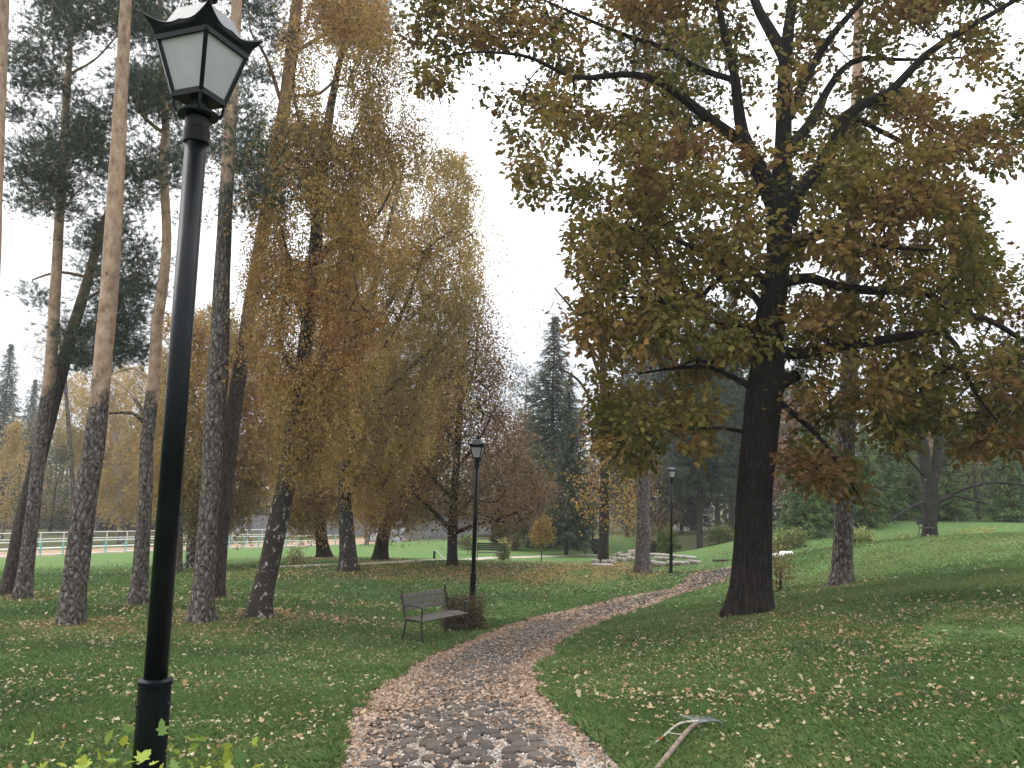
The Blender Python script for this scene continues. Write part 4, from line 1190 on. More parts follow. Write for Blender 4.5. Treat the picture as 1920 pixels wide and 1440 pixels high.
_first = {}
def copy_tree(key, name, label, px, Y, s, rz, group, sz=None):
    loc = ground_at(px, Y, .05)
    root = thing(name, label, "tree", loc, group, rz)
    root.scale = (s, s, sz or s)
    for src in PROTO[key]:
        if src is None: continue
        if key not in _first or src.name not in _first[key]:
            c = src; _first.setdefault(key, set()).add(src.name)
        else:
            c = src.copy(); COL.objects.link(c)
        c.parent = root
    return root

G1 = "dark spruces of the wood behind the lawn"
for a in [
    ('spruce', 'spruce_tree', "tall dark spruce standing alone against the sky in the gap between birch and oak", 1030, 58, 1.42, .3, G1, 1.02),
    ('spruce', 'spruce_tree', "shorter dark spruce in front of the tall one, hung with rusty leaves", 1062, 52, .72, 1.3, G1),
    ('pine_far', 'pine_tree', "small bluish pine with flat top peeping out beside the lone tall spruce", 978, 66, .80, .5, None),
    ('spruce_tall', 'spruce_tree', "dark spruce of the wood between the slender pine and the far lamp", 1238, 60, .86, .2, G1),
    ('spruce_tall', 'spruce_tree', "dark spruce just beside the oak trunk, pale stem showing at its foot", 1312, 51, .82, 1.9, G1),
    ('spruce_tall', 'spruce_tree', "dark spruce half hidden behind the oak trunk", 1372, 57, .86, 2.7, G1),
    ('spruce_tall', 'spruce_tree', "dark spruce deep in the shade behind the slender grey pine", 1176, 68, .78, 4.1, G1),
    ('spruce_tall', 'spruce_tree', "dark spruce over the pale yellow bush in the deep shade", 1345, 66, .9, 5.0, G1),
    ('spruce', 'spruce_tree', "dark spruce between far lamp and pale stemmed spruce", 1278, 70, .95, .9, G1),
    ('spruce_tall', 'spruce_tree', "dark spruce to the right of the oak trunk, deep in the wood", 1500, 64, .72, 3.3, G1),
    ('spruce', 'spruce_tree', "blackish young spruce under the bare forked tree", 1688, 46, .42, 3.0, G1),
    ('spruce', 'spruce_tree', "blackish spruce at the right end of the bank", 1875, 52, .62, 2.0, G1),
    ('spruce', 'spruce_tree', "blackish spruce cut by the right edge of the picture", 1925, 47, .55, 4.0, G1),
    ('spruce', 'spruce_tree', "tall far spruce at the left edge against the pale sky", -12, 96, 1.30, .3, "far trees beyond the rails"),
    ('spruce', 'spruce_tree', "smaller pointed far spruce beside the tall one near the left edge", 42, 104, 1.10, 2.3, "far trees beyond the rails"),
    ('pine_far', 'pine_tree', "pale far pine behind the leaning pines beyond the rails", 76, 92, .98, 1.4, "far trees beyond the rails"),
    ('gold', 'birch_tree', "low bright yellow birch at the left edge beyond the rails", 4, 68, .86, 1.1, "far trees beyond the rails"),
    ('mixed', 'broadleaf_tree', "dull olive tree between the leaning pines beyond the rails", 92, 80, .80, .2, "far trees beyond the rails"),
    ('mixed', 'broadleaf_tree', "dull olive tree above the red shed beyond the rails", 138, 84, .78, 3.0, "far trees beyond the rails"),
    ('bare', 'broadleaf_tree', "brown thin leaved tree far behind the yellow birch at the left edge", 40, 82, .80, 2.0, "far trees beyond the rails"),
    ('gold', 'birch_tree', "golden tree beyond the rails between the two nearest leaning pines", 178, 76, .86, 2.2, "far trees beyond the rails"),
    ('gold', 'birch_tree', "golden tree beyond the rails just left of the close lamp post", 232, 80, .92, 4.2, "far trees beyond the rails"),
    ('mixed', 'broadleaf_tree', "dull olive tree far behind the lamp post", 262, 86, .80, 4.4, "far trees beyond the rails"),
    ('mixed', 'broadleaf_tree', "dark olive tree far behind the golden birches over the grey wall", 470, 92, .9, 1.0, "far trees beyond the rails"),
    ('brown', 'broadleaf_tree', "brown tree far behind the small dark birch over the grey wall", 640, 90, 1.1, 5.1, "far trees beyond the rails"),
    ('gold', 'birch_tree', "far golden birch over the grey wall beside the metal roofed shed", 560, 82, .95, 4.0, "far trees beyond the rails"),
    ('russet', 'broadleaf_tree', "russet tree over the wall behind the lamp in mid lawn", 930, 62, .92, .5, "brown leaved trees behind the benches"),
    ('brown', 'broadleaf_tree', "brown tree over the benches beside the thuja columns", 985, 63, 1.05, 2.5, "brown leaved trees behind the benches"),
    ('russet', 'broadleaf_tree', "rusty brown tree leaning before the lone spruce", 1082, 56, .80, 4.0, "brown leaved trees behind the benches"),
    ('brown', 'broadleaf_tree', "brown tree behind the slender grey pine", 1218, 52, .72, .8, "brown leaved trees behind the benches"),
    ('brown', 'broadleaf_tree', "brown tree far behind the linden over the grey wall", 770, 78, 1.15, 3.6, "brown leaved trees behind the benches"),
    ('russet', 'broadleaf_tree', "orange brown tree just right of the oak trunk at the wood's edge", 1472, 46, .62, 1.4, "brown leaved trees behind the benches"),
    ('bare', 'broadleaf_tree', "grey leafless tree behind the lone pine on the bank", 1600, 60, .82, .4, "bare trees of the wood on the bank"),
    ('bare_tall', 'broadleaf_tree', "tall grey leafless tree between lone pine and forked tree", 1648, 66, .86, 2.4, "bare trees of the wood on the bank"),
    ('bare', 'broadleaf_tree', "grey leafless tree just behind the forked tree", 1720, 62, .92, 1.7, "bare trees of the wood on the bank"),
    ('bare_tall', 'broadleaf_tree', "tall grey leafless tree right of the forked tree", 1808, 64, .80, 4.0, "bare trees of the wood on the bank"),
    ('bare', 'broadleaf_tree', "leafless tree with slim pale stem on the bank's crest", 1835, 44, .50, 5.2, "bare trees of the wood on the bank"),
    ('bare_tall', 'broadleaf_tree', "leafless tree near the right edge of the bank", 1905, 58, .82, .9, "bare trees of the wood on the bank"),
    ('bare', 'broadleaf_tree', "grey leafless tree right behind the oak's trunk", 1530, 62, .80, 2.9, "bare trees of the wood on the bank"),
    ('brown', 'broadleaf_tree', "brown leaved tree behind the forked tree", 1765, 72, 1.0, 1.9, "bare trees of the wood on the bank"),
    ('russet', 'broadleaf_tree', "russet leaved tree behind the right end of the bank", 1862, 76, 1.0, 3.9, "bare trees of the wood on the bank"),
    ('bare_tall', 'broadleaf_tree', "slender leafless tree close behind the lone pine, to its left", 1556, 52, .74, 3.1, "bare trees of the wood on the bank"),
    ('bare', 'broadleaf_tree', "leafless many branched tree close behind the lone pine, to its right", 1622, 50, .74, 5.6, "bare trees of the wood on the bank"),
    ('brown', 'broadleaf_tree', "brown leaved tree between lone pine and forked tree", 1672, 54, .82, 2.2, "bare trees of the wood on the bank"),
    ('bare_tall', 'broadleaf_tree', "thin leafless tree just left of the bench on the bank", 1712, 52, .74, .6, "bare trees of the wood on the bank"),
    ('bare', 'broadleaf_tree', "leafless tree just right of the forked trunk", 1778, 51, .78, 3.4, "bare trees of the wood on the bank"),
    ('brown', 'broadleaf_tree', "brown leaved tree behind the slim pale stem", 1845, 54, .86, .2, "bare trees of the wood on the bank"),
    ('bare_tall', 'broadleaf_tree', "leafless tree half cut by the right edge of the picture", 1915, 50, .74, 2.9, "bare trees of the wood on the bank"),
    ('russet', 'broadleaf_tree', "russet leaved tree left of the lone pine, in front of the dark wood", 1525, 53, .72, 4.4, "brown leaved trees behind the benches"),
    ('gold', 'birch_tree', "small yellow tree low beside the forked trunk", 1808, 50, .34, 3.9, None),
    ]:
    copy_tree(*a)
G2 = "young green spruces along the bank"
for lab, px, Y, s, rz in [("young green spruce right of the oak trunk at the foot of the bank", 1512, 41, .92, .1), ("young green spruce touching the lone pine", 1556, 43, 1.0, 1.2),
                          ("young green spruce just right of the lone pine", 1622, 42, .86, 2.6), ("young green spruce between lone pine and forked tree", 1660, 44, .9, 3.7),
                          ("young green spruce left of the bench on the bank", 1706, 45, .72, 5.1), ("young green spruce right of the bench on the bank", 1776, 43, .82, .7),
                          ("young green spruce near the slim pale stem", 1815, 47, .9, 1.8), ("young green spruce near the picture's right edge", 1895, 42, .85, 4.4)]:
    copy_tree('young_spruce', 'spruce_tree', lab, px, Y, s, rz, G2)

# the far wood behind everything: one mass of merged crowns
R = rng_(600)
fc = []
for k in range(1150):
    px = R.uniform(-500, 2450); Y = R.uniform(95, 150)
    if k > 760: px = R.uniform(1120, 2400); Y = R.uniform(70, 92)
    g = ground_at(px, Y)
    top = 9 + 5 * vnoise(px / 140.0, 0.5, 61) + (5 if px > 1150 else 0) - (3 if 640 < px < 1000 else 0)
    if k > 760 and px > 1480: top *= .5
    for q in range(3):
        fc.append([g[0] + R.normal(0, 1.2), g[1] + R.normal(0, 1.2), g[2] + top * R.uniform(.02, 1) ** .9])
fc = np.array(fc)
lv = leaves_at(fc, np.zeros_like(fc), 34, 1.0, .50, L_RHOMB, R, tj=.2, tshift=-.08)
lv = (lv[0], lv[1], np.where((lv[0][:, 0] > 10) & (lv[0][:, 1] < 94), np.where(lv[0][:, 0] / lv[0][:, 1] > .33, lv[2] * .55 + .3, lv[2] * .42), lv[2]))
ft = []
for k in range(260):
    px = R.uniform(-400, 2350); Y = R.uniform(92, 120); g = ground_at(px, Y)
    hh = R.uniform(5, 10)
    ft.append((np.array([g - [0, 0, .3], g + [R.normal(0, .2), 0, hh * .5], g + [R.normal(0, .4), 0, hh]]), np.array([.2, .15, .06]), 6))
v2, q2, b2, h2 = tubes(ft)
o = mesh("distant_wood", np.concatenate([lv[0], v2]), [np.concatenate([lv[1], q2 + len(lv[0])])], [M['mixed_wood'], M['grey_bark']],
         attrs={"t": np.concatenate([lv[2], np.zeros(len(v2))]), "bk": np.concatenate([np.zeros((len(lv[0]), 3)), b2])}, mi=np.concatenate([np.zeros(len(lv[1])), np.ones(len(q2))]))
tag(o, "far mixed autumn wood closing the view behind lawns and walls", "wood", kind="stuff")

# ------------------------------------------------------------------ lamps
m = bpy.data.materials.new("frosted_glass")
t, b = nodes(m)
oc = objcoord(t)
c = ramp(t, [(.35, (.62, .63, .65)), (.65, (.69, .69, .71))], noise(t, 9, 5, oc))
t.links.new(c, b.inputs["Base Color"]); b.inputs["Roughness"].default_value = .45
tr = t.nodes.new("ShaderNodeBsdfTranslucent"); t.links.new(c, tr.inputs["Color"])
mx = t.nodes.new("ShaderNodeMixShader"); mx.inputs[0].default_value = .6
t.links.new(b.outputs[0], mx.inputs[1]); t.links.new(tr.outputs[0], mx.inputs[2]); t.links.new(mx.outputs[0], t.nodes["Material Output"].inputs["Surface"])
bump(t, b, noise(t, 120, 3, oc), .25, .004)
M['frosted_glass'] = m
m = plain("lamp_paint", (.0045, .006, .008), .30, 0, .35, 10, .06)
m.node_tree.nodes['Principled BSDF'].inputs['Specular IOR Level'].default_value = .10
M['lamp_paint'] = m
M['lamp_roof'] = plain("lamp_roof", (.05, .054, .062), .35, .0, .15, 10, .06)  # paler than the black post: the sky's reflection is painted into this grey

def sqring(hw, z): return np.array([(-hw, -hw, z), (hw, -hw, z), (hw, hw, z), (-hw, hw, z)])
def make_lamp(label, rz, loc, hs=1.0):
    root = thing("street_lamp", label, "lamp", loc, "lantern lamps along the path", rz)
    H0 = 3.54
    MB().lathe([(.064, -.35), (.064, 1.13), (.068, 1.135), (.068, 1.150), (.052, 1.158), (.050, 1.158)], 24).build("sleeve", M['lamp_paint'], root, smooth=False)
    mb = MB()
    mb.lathe([(.0455, 1.1), (.0455, H0 - .10)], 24)
    mb.build("pole", M['lamp_paint'], root, smooth=True)
    MB().lathe([(.050, H0 - .125), (.056, H0 - .12), (.056, H0 - .06), (.053, H0 - .055), (.053, H0 + .0), (.040, H0 + .005), (.040, H0 + .10)], 24).build("collar", M['lamp_paint'], root)
    for a in (40, 160, 280):
        a = math.radians(a)
        MB().tube([(.058 * math.cos(a), .058 * math.sin(a), 1.06), (.076 * math.cos(a), .076 * math.sin(a), 1.06)], .007, 6).build("screw", M['iron'], root)
    mb = MB(); mb.lathe([(.085, H0), (.088, H0 + .004), (.088, H0 + .014), (.05, H0 + .02)], 20)
    mb.build("bracket_plate", M['lamp_paint'], root)
    zb, zt = H0 + .082, H0 + .322
    hb, ht = .075, .131
    for k in range(4):
        a = math.pi / 4 + k * math.pi / 2
        c_, s_ = math.cos(a), math.sin(a)
        rr = hb * 1.38
        MB().tube(smooth_line([(.082 * c_, .082 * s_, H0 + .01), (.098 * c_, .098 * s_, H0 + .022), (.103 * c_, .103 * s_, H0 + .05), (rr * c_, rr * s_, zb)], .02), .0075, 6).build("bracket_arm", M['lamp_paint'], root)
    # lantern: corner posts, bottom tray and top rim, four panes
    mb = MB()
    for k in range(4):
        a = math.pi / 4 + k * math.pi / 2
        p, q = np.array([hb * 1.414 * math.cos(a), hb * 1.414 * math.sin(a), zb]), np.array([ht * 1.414 * math.cos(a), ht * 1.414 * math.sin(a), zt])
        mb.tube([p, q], .0125, 4)
    for hw, z, hh in ((hb, zb, .026), (ht, zt, .026)):
        for k in range(4):
            a = k * math.pi / 2
            Rz = np.array(Matrix.Rotation(a, 3, 'Z'))
            mb.box(Rz @ np.array([0, -hw, z]), (2 * hw + .012, .016, hh), Rz)
    mb.add(np.vstack([sqring(hb, zb - .012), sqring(hb, zb - .004)]), [np.array([[3, 2, 1, 0], [4, 5, 6, 7]])])
    fr = mb.build("lantern_frame", M['lamp_paint'], root)
    for k in range(4):
        Rz = np.array(Matrix.Rotation(k * math.pi / 2, 3, 'Z'))
        V = []
        for yo in (0, .004):
            V += [(-hb + .004, -hb + .002 + yo, zb), (hb - .004, -hb + .002 + yo, zb), (ht - .004, -ht + .002 + yo, zt), (-ht + .004, -ht + .002 + yo, zt)]
        V = np.array(V) @ Rz.T
        MB().add(V, [np.array([[0, 1, 2, 3], [7, 6, 5, 4], [0, 4, 5, 1], [1, 5, 6, 2], [2, 6, 7, 3], [3, 7, 4, 0]])]).build("glass_pane", M['frosted_glass'], fr)
    # brim: flared apron with wavy upturned corners
    n = 15
    u_ = np.linspace(-1, 1, n)
    mb = MB()
    for k in range(4):
        Rz = np.array(Matrix.Rotation(k * math.pi / 2, 3, 'Z'))
        cor = np.abs(u_)
        lift = .040 * cor ** 2.4 + .020 * np.cos(u_ * math.pi * 1.5) * 0 + .012 * np.sin(cor * math.pi) * -1
        w1 = .154 + .026 * cor ** 3
        low = np.stack([u_ * (ht + .008), np.full(n, -(ht + .008)), np.full(n, zt + .010)], -1)
        mid = np.stack([u_ * (ht + .018), np.full(n, -(ht + .020)), zt + .030 + .3 * lift], -1)
        top = np.stack([u_ * w1, -w1, zt + .052 + lift], -1)
        inn = np.stack([u_ * (w1 - .006), -(w1 - .006), zt + .058 + lift], -1)
        rof = np.stack([u_ * (ht - .012), np.full(n, -(ht - .012)), np.full(n, zt + .050)], -1)
        V = np.concatenate([low, mid, top, inn, rof]) @ Rz.T
        Q = []
        for a in range(4):
            for j in range(n - 1):
                Q.append([a * n + j, a * n + j + 1, a * n + n + j + 1, a * n + n + j])
        mb.add(V, [np.array(Q)])
    mb.build("brim", M['lamp_paint'], root)
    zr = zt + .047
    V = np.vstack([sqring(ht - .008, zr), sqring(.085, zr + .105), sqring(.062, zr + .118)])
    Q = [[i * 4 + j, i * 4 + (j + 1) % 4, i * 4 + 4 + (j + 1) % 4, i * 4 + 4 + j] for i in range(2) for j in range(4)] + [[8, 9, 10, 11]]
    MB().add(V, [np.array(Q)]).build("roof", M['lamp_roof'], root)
    zf = zr + .115
    MB().lathe([(.060, zf - .004), (.060, zf + .008), (.028, zf + .012), (.026, zf + .062), (.046, zf + .066), (.048, zf + .078), (.030, zf + .092), (.010, zf + .100), (.013, zf + .112), (.004, zf + .128)], 20).build("finial", M['lamp_paint'], root)
    return root

l1 = np.array([*at(282, 1400, 3.5)[:2], 0.0]); l1[2] = float(gz(l1[0], l1[1])) - .02
L1 = make_lamp("tall black lantern lamp close up at the left, its post rising from leafy plants", math.radians(69), l1)
lm = hit(884, 1176)
make_lamp("black lantern lamp standing by the clipped brown bush next to the bench", math.radians(-12), lm - [0, 0, .03])
lm = hit(1258, 1076)
make_lamp("black lantern lamp beside the stone pile, its head under the oak leaves", math.radians(4), lm - [0, 0, .03])
lm = ground_at(1111, 55)
make_lamp("far black lantern lamp half lost behind yellow leaves beside the litter bin", math.radians(30), lm - [0, 0, .03])

# ------------------------------------------------------------------ benches
M['bench_wood'] = plain("bench_wood", (.075, .062, .054), .40, 0, .3, 14, .3)
M['bench_dark'] = plain("bench_dark", (.018, .022, .020), .5, 0, .3, 14)
M['bench_brown'] = plain("bench_brown", (.06, .035, .02), .6, 0, .3, 14)
def make_bench(label, loc, rz, L=1.35, wood_='bench_wood', slats=3, group="park benches", seat_wood=None):
    root = thing("park_bench", label, "bench", loc, group, rz)
    sw = M[seat_wood or wood_]
    mb = MB()
    for k in range(5):
        y = -.20 + k * .094
        mb.box((0, y, .445 - .006 * abs(k - 2)), (L, .082, .032), None, .006)
    mb.build("seat", sw, root)
    mb = MB()
    bt = math.radians(-14)
    Rb = np.array(Matrix.Rotation(bt, 3, 'X'))
    for k in range(slats):
        z = .60 + k * .105
        mb.box((0, .235 + (z - .45) * .25, z), (L, .024, .088), Rb, .005)
    mb.build("backrest", M[wood_], root)
    for sx in (-1, 1):
        x = sx * (L / 2 - .03)
        fl = smooth_line([(x, -.27, -.04), (x, -.235, .12), (x, -.19, .30), (x, -.185, .43), (x, -.19, .66)], .05)
        MB().tube(fl, .017, 6).build("leg", M['iron'], root)
        bl = smooth_line([(x, .29, -.04), (x, .24, .12), (x, .20, .30), (x, .20, .43), (x, .245, .62), (x, .33, .93)], .05)
        MB().tube(bl, .017, 6).build("leg", M['iron'], root)
        ar = smooth_line([(x, .30, .615), (x, .20, .665), (x, .02, .685), (x, -.15, .67), (x, -.27, .635)], .04)
        MB().tube(ar, .013, 6).build("armrest", M['iron'], root)
        st = smooth_line([(x, .235, .14), (x, .02, .172), (x, -.228, .14)], .05)
        MB().tube(st, .011, 6).build("stretcher", M['iron'], root)
        mb = MB(); mb.box((x, .0, .415), (.024, .44, .03))
        mb.build("seat_bearer", M['iron'], root)
    return root

bl = hit(816, 1199)
make_bench("weathered grey slatted bench with black curved legs beside the path and brown bush", bl, math.radians(56))
bl = hit(920, 1051); make_bench("dark green backed bench seen from behind at the far footpath", bl, math.radians(183), 1.5, 'bench_dark', 4)
bl = ground_at(907, 62); make_bench("small brown backed bench far behind the dark one, facing the path", bl + [0, 0, .02], math.radians(4), 1.45, 'bench_brown', 2)
bl = ground_at(862, 52); make_bench("bench half hidden by the linden trunk, brown back and thin dark legs", bl + [0, 0, .02], math.radians(28), 1.4, 'bench_brown', 3)
bl = hit(1741, 1008); make_bench("dark weathered bench on the bank in front of the forked tree", bl, math.radians(48), 1.3, 'bench_dark', 3)

# ------------------------------------------------------------------ rails of the riding track
M['white_rail'] = plain("white_rail", (.62, .64, .64), .5, 0, .12, 6)
M['turquoise'] = plain("turquoise", (.16, .42, .40), .5, 0, .18, 6)
M['grey_rail'] = plain("grey_rail", (.42, .44, .45), .5, 0, .15, 6)
def railing(label, A, B, n, h, rails, pm, rm, pr, group=None):
    a3 = np.array([A[0], A[1], float(gz(A[0], A[1]))])
    root = thing("railing", label, "railing", a3, group)
    pts = np.array([A + (B - A) * k / (n - 1) for k in range(n)])
    z = gz(pts[:, 0], pts[:, 1])
    P3 = np.c_[pts, z]
    for k in range(n):
        MB().box(P3[k] + [0, 0, h / 2 - .1], (pr, pr, h + .2), None, pr * .15).build("post", pm, root, None).data.transform(Matrix.Translation(-Vector(a3)))
    for f in rails:
        mb = MB(); mb.tube(P3 + [0, 0, h * f], pr * .42, 6)
        mb.build("rail", rm, root).data.transform(Matrix.Translation(-Vector(a3)))
    return root
railing("front white railing with turquoise posts along the track's near edge", FA + (FA - FB) * .12, FB, 24, .80, (.96, .50, .06), M['turquoise'], M['white_rail'], .085)
d_ = (FB - FA) / np.linalg.norm(FB - FA); n_ = np.array([-d_[1], d_[0]])
railing("rear pale grey railing along the far side of the track", FA - (FB - FA) * .4 + n_ * 7.2, FB + n_ * 6.5, 26, 1.15, (.97, .62, .14), M['grey_rail'], M['white_rail'], .07)

# ------------------------------------------------------------------ walls and small buildings
M['concrete'] = plain("concrete", (.20, .205, .215), .9, 0, .15, 1.5, .3)
M['dark_fence'] = plain("dark_fence", (.035, .035, .04), .9, 0, .3, 2)
M['board'] = plain("board", (.23, .20, .165), .9, 0, .2, 3, .3)
M['red_wall'] = plain("red_wall", (.20, .075, .055), .9, 0, .2, 3, .3)
M['sheet_roof'] = plain("sheet_roof", (.55, .57, .60), .5, 0, .1, 3)
M['white_wall'] = plain("white_wall", (.62, .62, .60), .8, 0, .1, 3)
M['dark_opening'] = plain("dark_opening", (.02, .02, .022), .9, 0, .2, 3)
def wall_run(name, label, cat, px0, Y0_, px1, Y1, h, mat, panel, thick=.14, cap=True, group=None):
    A, B = ground_at(px0, Y0_), ground_at(px1, Y1)
    root = thing(name, label, cat, A, group)
    L = np.linalg.norm((B - A)[:2]); n = max(1, int(L / panel)); d = (B - A) / n
    th = math.atan2(d[1], d[0]); Rz = np.array(Matrix.Rotation(th, 3, 'Z'))
    pl = np.linalg.norm(d[:2])
    mb = MB(); mp = MB()
    for k in range(n):
        c_ = d * (k + .5)
        c_ = np.array([c_[0], c_[1], float(gz(A[0] + c_[0], A[1] + c_[1])) - A[2]])
        mb.box(c_ + [0, 0, h / 2 - .15], (pl - .05, thick, h + .3), Rz)
        if cap: mp.box(np.array([d[0] * k, d[1] * k, c_[2] + h / 2 - .1]), (.16, thick + .08, h + .34), Rz)
    mb.build("panel", mat, root)
    if cap: mp.build("pier", mat, root)
    return root
wall_run("concrete_wall", "grey concrete panel wall behind the white railings and birches", "wall", 430, 88, 735, 84, 1.75, M['concrete'], 2.5)
wall_run("concrete_wall", "grey concrete panel wall behind the linden and the leaf carpet", "wall", 742, 77, 945, 78, 1.9, M['concrete'], 2.5)
wall_run("board_fence", "pale boarded fence at the wood's edge behind the young yellow tree", "fence", 955, 79, 1108, 76, 2.3, M['board'], 2.0, .1)
wall_run("dark_fence", "long dark fence beyond the riding track", "fence", -150, 84, 300, 88, 1.2, M['dark_fence'], 3.0, .1)

def house(name, label, cat, px, Y, W, D, h, rz, wmat, rmat, rise=.8, over=.3, door=None, windows=0, flat=False):
    loc = ground_at(px, Y)
    root = thing(name, label, cat, loc, None, rz)
    MB().box((0, 0, h / 2 - .2), (W, D, h + .4)).build("wall", wmat, root)
    w2, d2 = W / 2 + over, D / 2 + over
    mb = MB()
    if flat:
        mb.add(np.array([(-w2, -d2, h + .01), (w2, -d2, h + .01), (w2, d2, h + rise), (-w2, d2, h + rise), (-w2, -d2, h + .14), (w2, -d2, h + .14), (w2, d2, h + rise + .13), (-w2, d2, h + rise + .13)]),
               [np.array([[3, 2, 1, 0], [4, 5, 6, 7], [0, 1, 5, 4], [1, 2, 6, 5], [2, 3, 7, 6], [3, 0, 4, 7]])])
    else:
        mb.add(np.array([(-w2, -d2, h + .01), (w2, -d2, h + .01), (w2, d2, h + .01), (-w2, d2, h + .01), (-w2, 0, h + rise), (w2, 0, h + rise)]),
               [np.array([[0, 1, 5, 4], [2, 3, 4, 5], [3, 2, 1, 0]]), np.array([[1, 2, 5], [3, 0, 4]])])
    mb.build("roof", rmat, root)
    for k in range(windows):
        x = -W / 2 + W * (k + .5) / windows
        fr = MB().box((x, -D / 2 - .012, h * .58), (.95, .06, .9)).build("window", M['white_wall'], root)
        MB().box((x, -D / 2 - .046, h * .58), (.75, .03, .7)).build("pane", M['dark_opening'], fr)
    if door is not None:
        MB().box((door, -D / 2 - .02, .95), (.9, .05, 1.9)).build("door", M['dark_opening'], root)
    return root
house("red_shed", "low dull red shed beyond the dark fence between two leaning pines", "shed", 120, 92, 5.2, 3, 2.35, .05, M['red_wall'], M['dark_fence'], .5, .2, 1.4, 1, True)
house("metal_roofed_shed", "grey shed with pale sheet metal roof over the wall between two dark birches", "shed", 622, 93, 6.5, 3.5, 3.0, -.06, M['concrete'], M['sheet_roof'], .55, .35, 1.5, 2, True)
house("white_pavilion", "white framed building glimpsed through birch leaves behind the leaning pine", "building", 462, 100, 9, 4, 4.4, .04, M['dark_fence'], M['white_wall'], .3, .3, 0, 4, True)
house("white_building", "white wall glimpsed between dark spruce stems behind the far lamp", "building", 1296, 78, 3.2, 3, 1.7, 0, M['white_wall'], M['dark_fence'], .5, .2, 0, 1)
# tarpaulin sheet propped behind the leaning birch
A = ground_at(742, 72)
u_, v_ = np.meshgrid(np.linspace(0, 1, 9), np.linspace(0, 1, 7))
V = np.stack([A[0] + (u_ - .8) * 3.4, A[1] + v_ * .9 + .08 * np.sin(u_ * 9), A[2] + v_ * 1.35 * (1 - .75 * (1 - u_) * v_) + .04 * np.sin(u_ * 11 + v_ * 4)], -1).reshape(-1, 3)
i = (np.arange(6)[:, None] * 9 + np.arange(8)[None]).ravel()
V = np.vstack([V, V + [0, .03, .02]])
tarp = mesh("tarpaulin", V, np.vstack([np.stack([i, i + 1, i + 10, i + 9], -1), np.stack([i + 63, i + 72, i + 73, i + 64], -1)]), M['concrete'], loc=A, smooth=True)
tag(tarp, "pale grey tarpaulin sheet leaning against the wall behind the black leaning birch", "tarpaulin")

# ------------------------------------------------------------------ stone pile
m = bpy.data.materials.new("slab_stone")
t, b = nodes(m)
oc = objcoord(t)
n1 = noise(t, 6, 6, oc, .65)
c = ramp(t, [(.3, (.10, .085, .07)), (.5, (.26, .235, .205)), (.7, (.42, .39, .35))], n1)
t.links.new(c, b.inputs["Base Color"]); b.inputs["Roughness"].default_value = .9
bump(t, b, n1, .8, .03)
M['slab_stone'] = m
def slab(px, py, Ldx, d, h, rz, label, lift=0.0, tilt=0.0, group="stone slabs stacked by the path"):
    p = hit(px, py)
    R_ = rng_(int(px * 7 + py * 13 + lift * 100))
    k = 11
    a = np.arange(k) * 2 * math.pi / k
    ex = .36
    ir = (np.abs(np.cos(a)) ** (2 / 3.2) + 0) , (np.abs(np.sin(a)) ** (2 / 3.2))
    X = np.sign(np.cos(a)) * np.abs(np.cos(a)) ** .62 * Ldx / 2 * (1 + R_.normal(0, .07, k)); Yy = np.sign(np.sin(a)) * np.abs(np.sin(a)) ** .62 * d / 2 * (1 + R_.normal(0, .09, k))
    rings = [np.stack([X * f, Yy * f, np.full(k, z) + R_.normal(0, h * .05, k)], -1) for f, z in ((.93, 0), (1.0, h * .25), (1.0, h * .75), (.92, h), (.45, h * 1.03))]
    V = np.concatenate(rings)
    V = V @ np.array(Matrix.Rotation(tilt, 3, 'Y')).T @ np.array(Matrix.Rotation(rz, 3, 'Z')).T
    ii = np.arange(k)
    Q = np.concatenate([np.stack([q * k + ii, q * k + (ii + 1) % k, (q + 1) * k + (ii + 1) % k, (q + 1) * k + ii], -1) for q in range(4)])
    loc = p + [0, 0, lift]
    o = mesh("stone_slab", V + loc, [Q, (4 * k + ii)[None], ii[::-1][None]], M['slab_stone'], loc=loc)
    return tag(o, label, "stone slab", group)
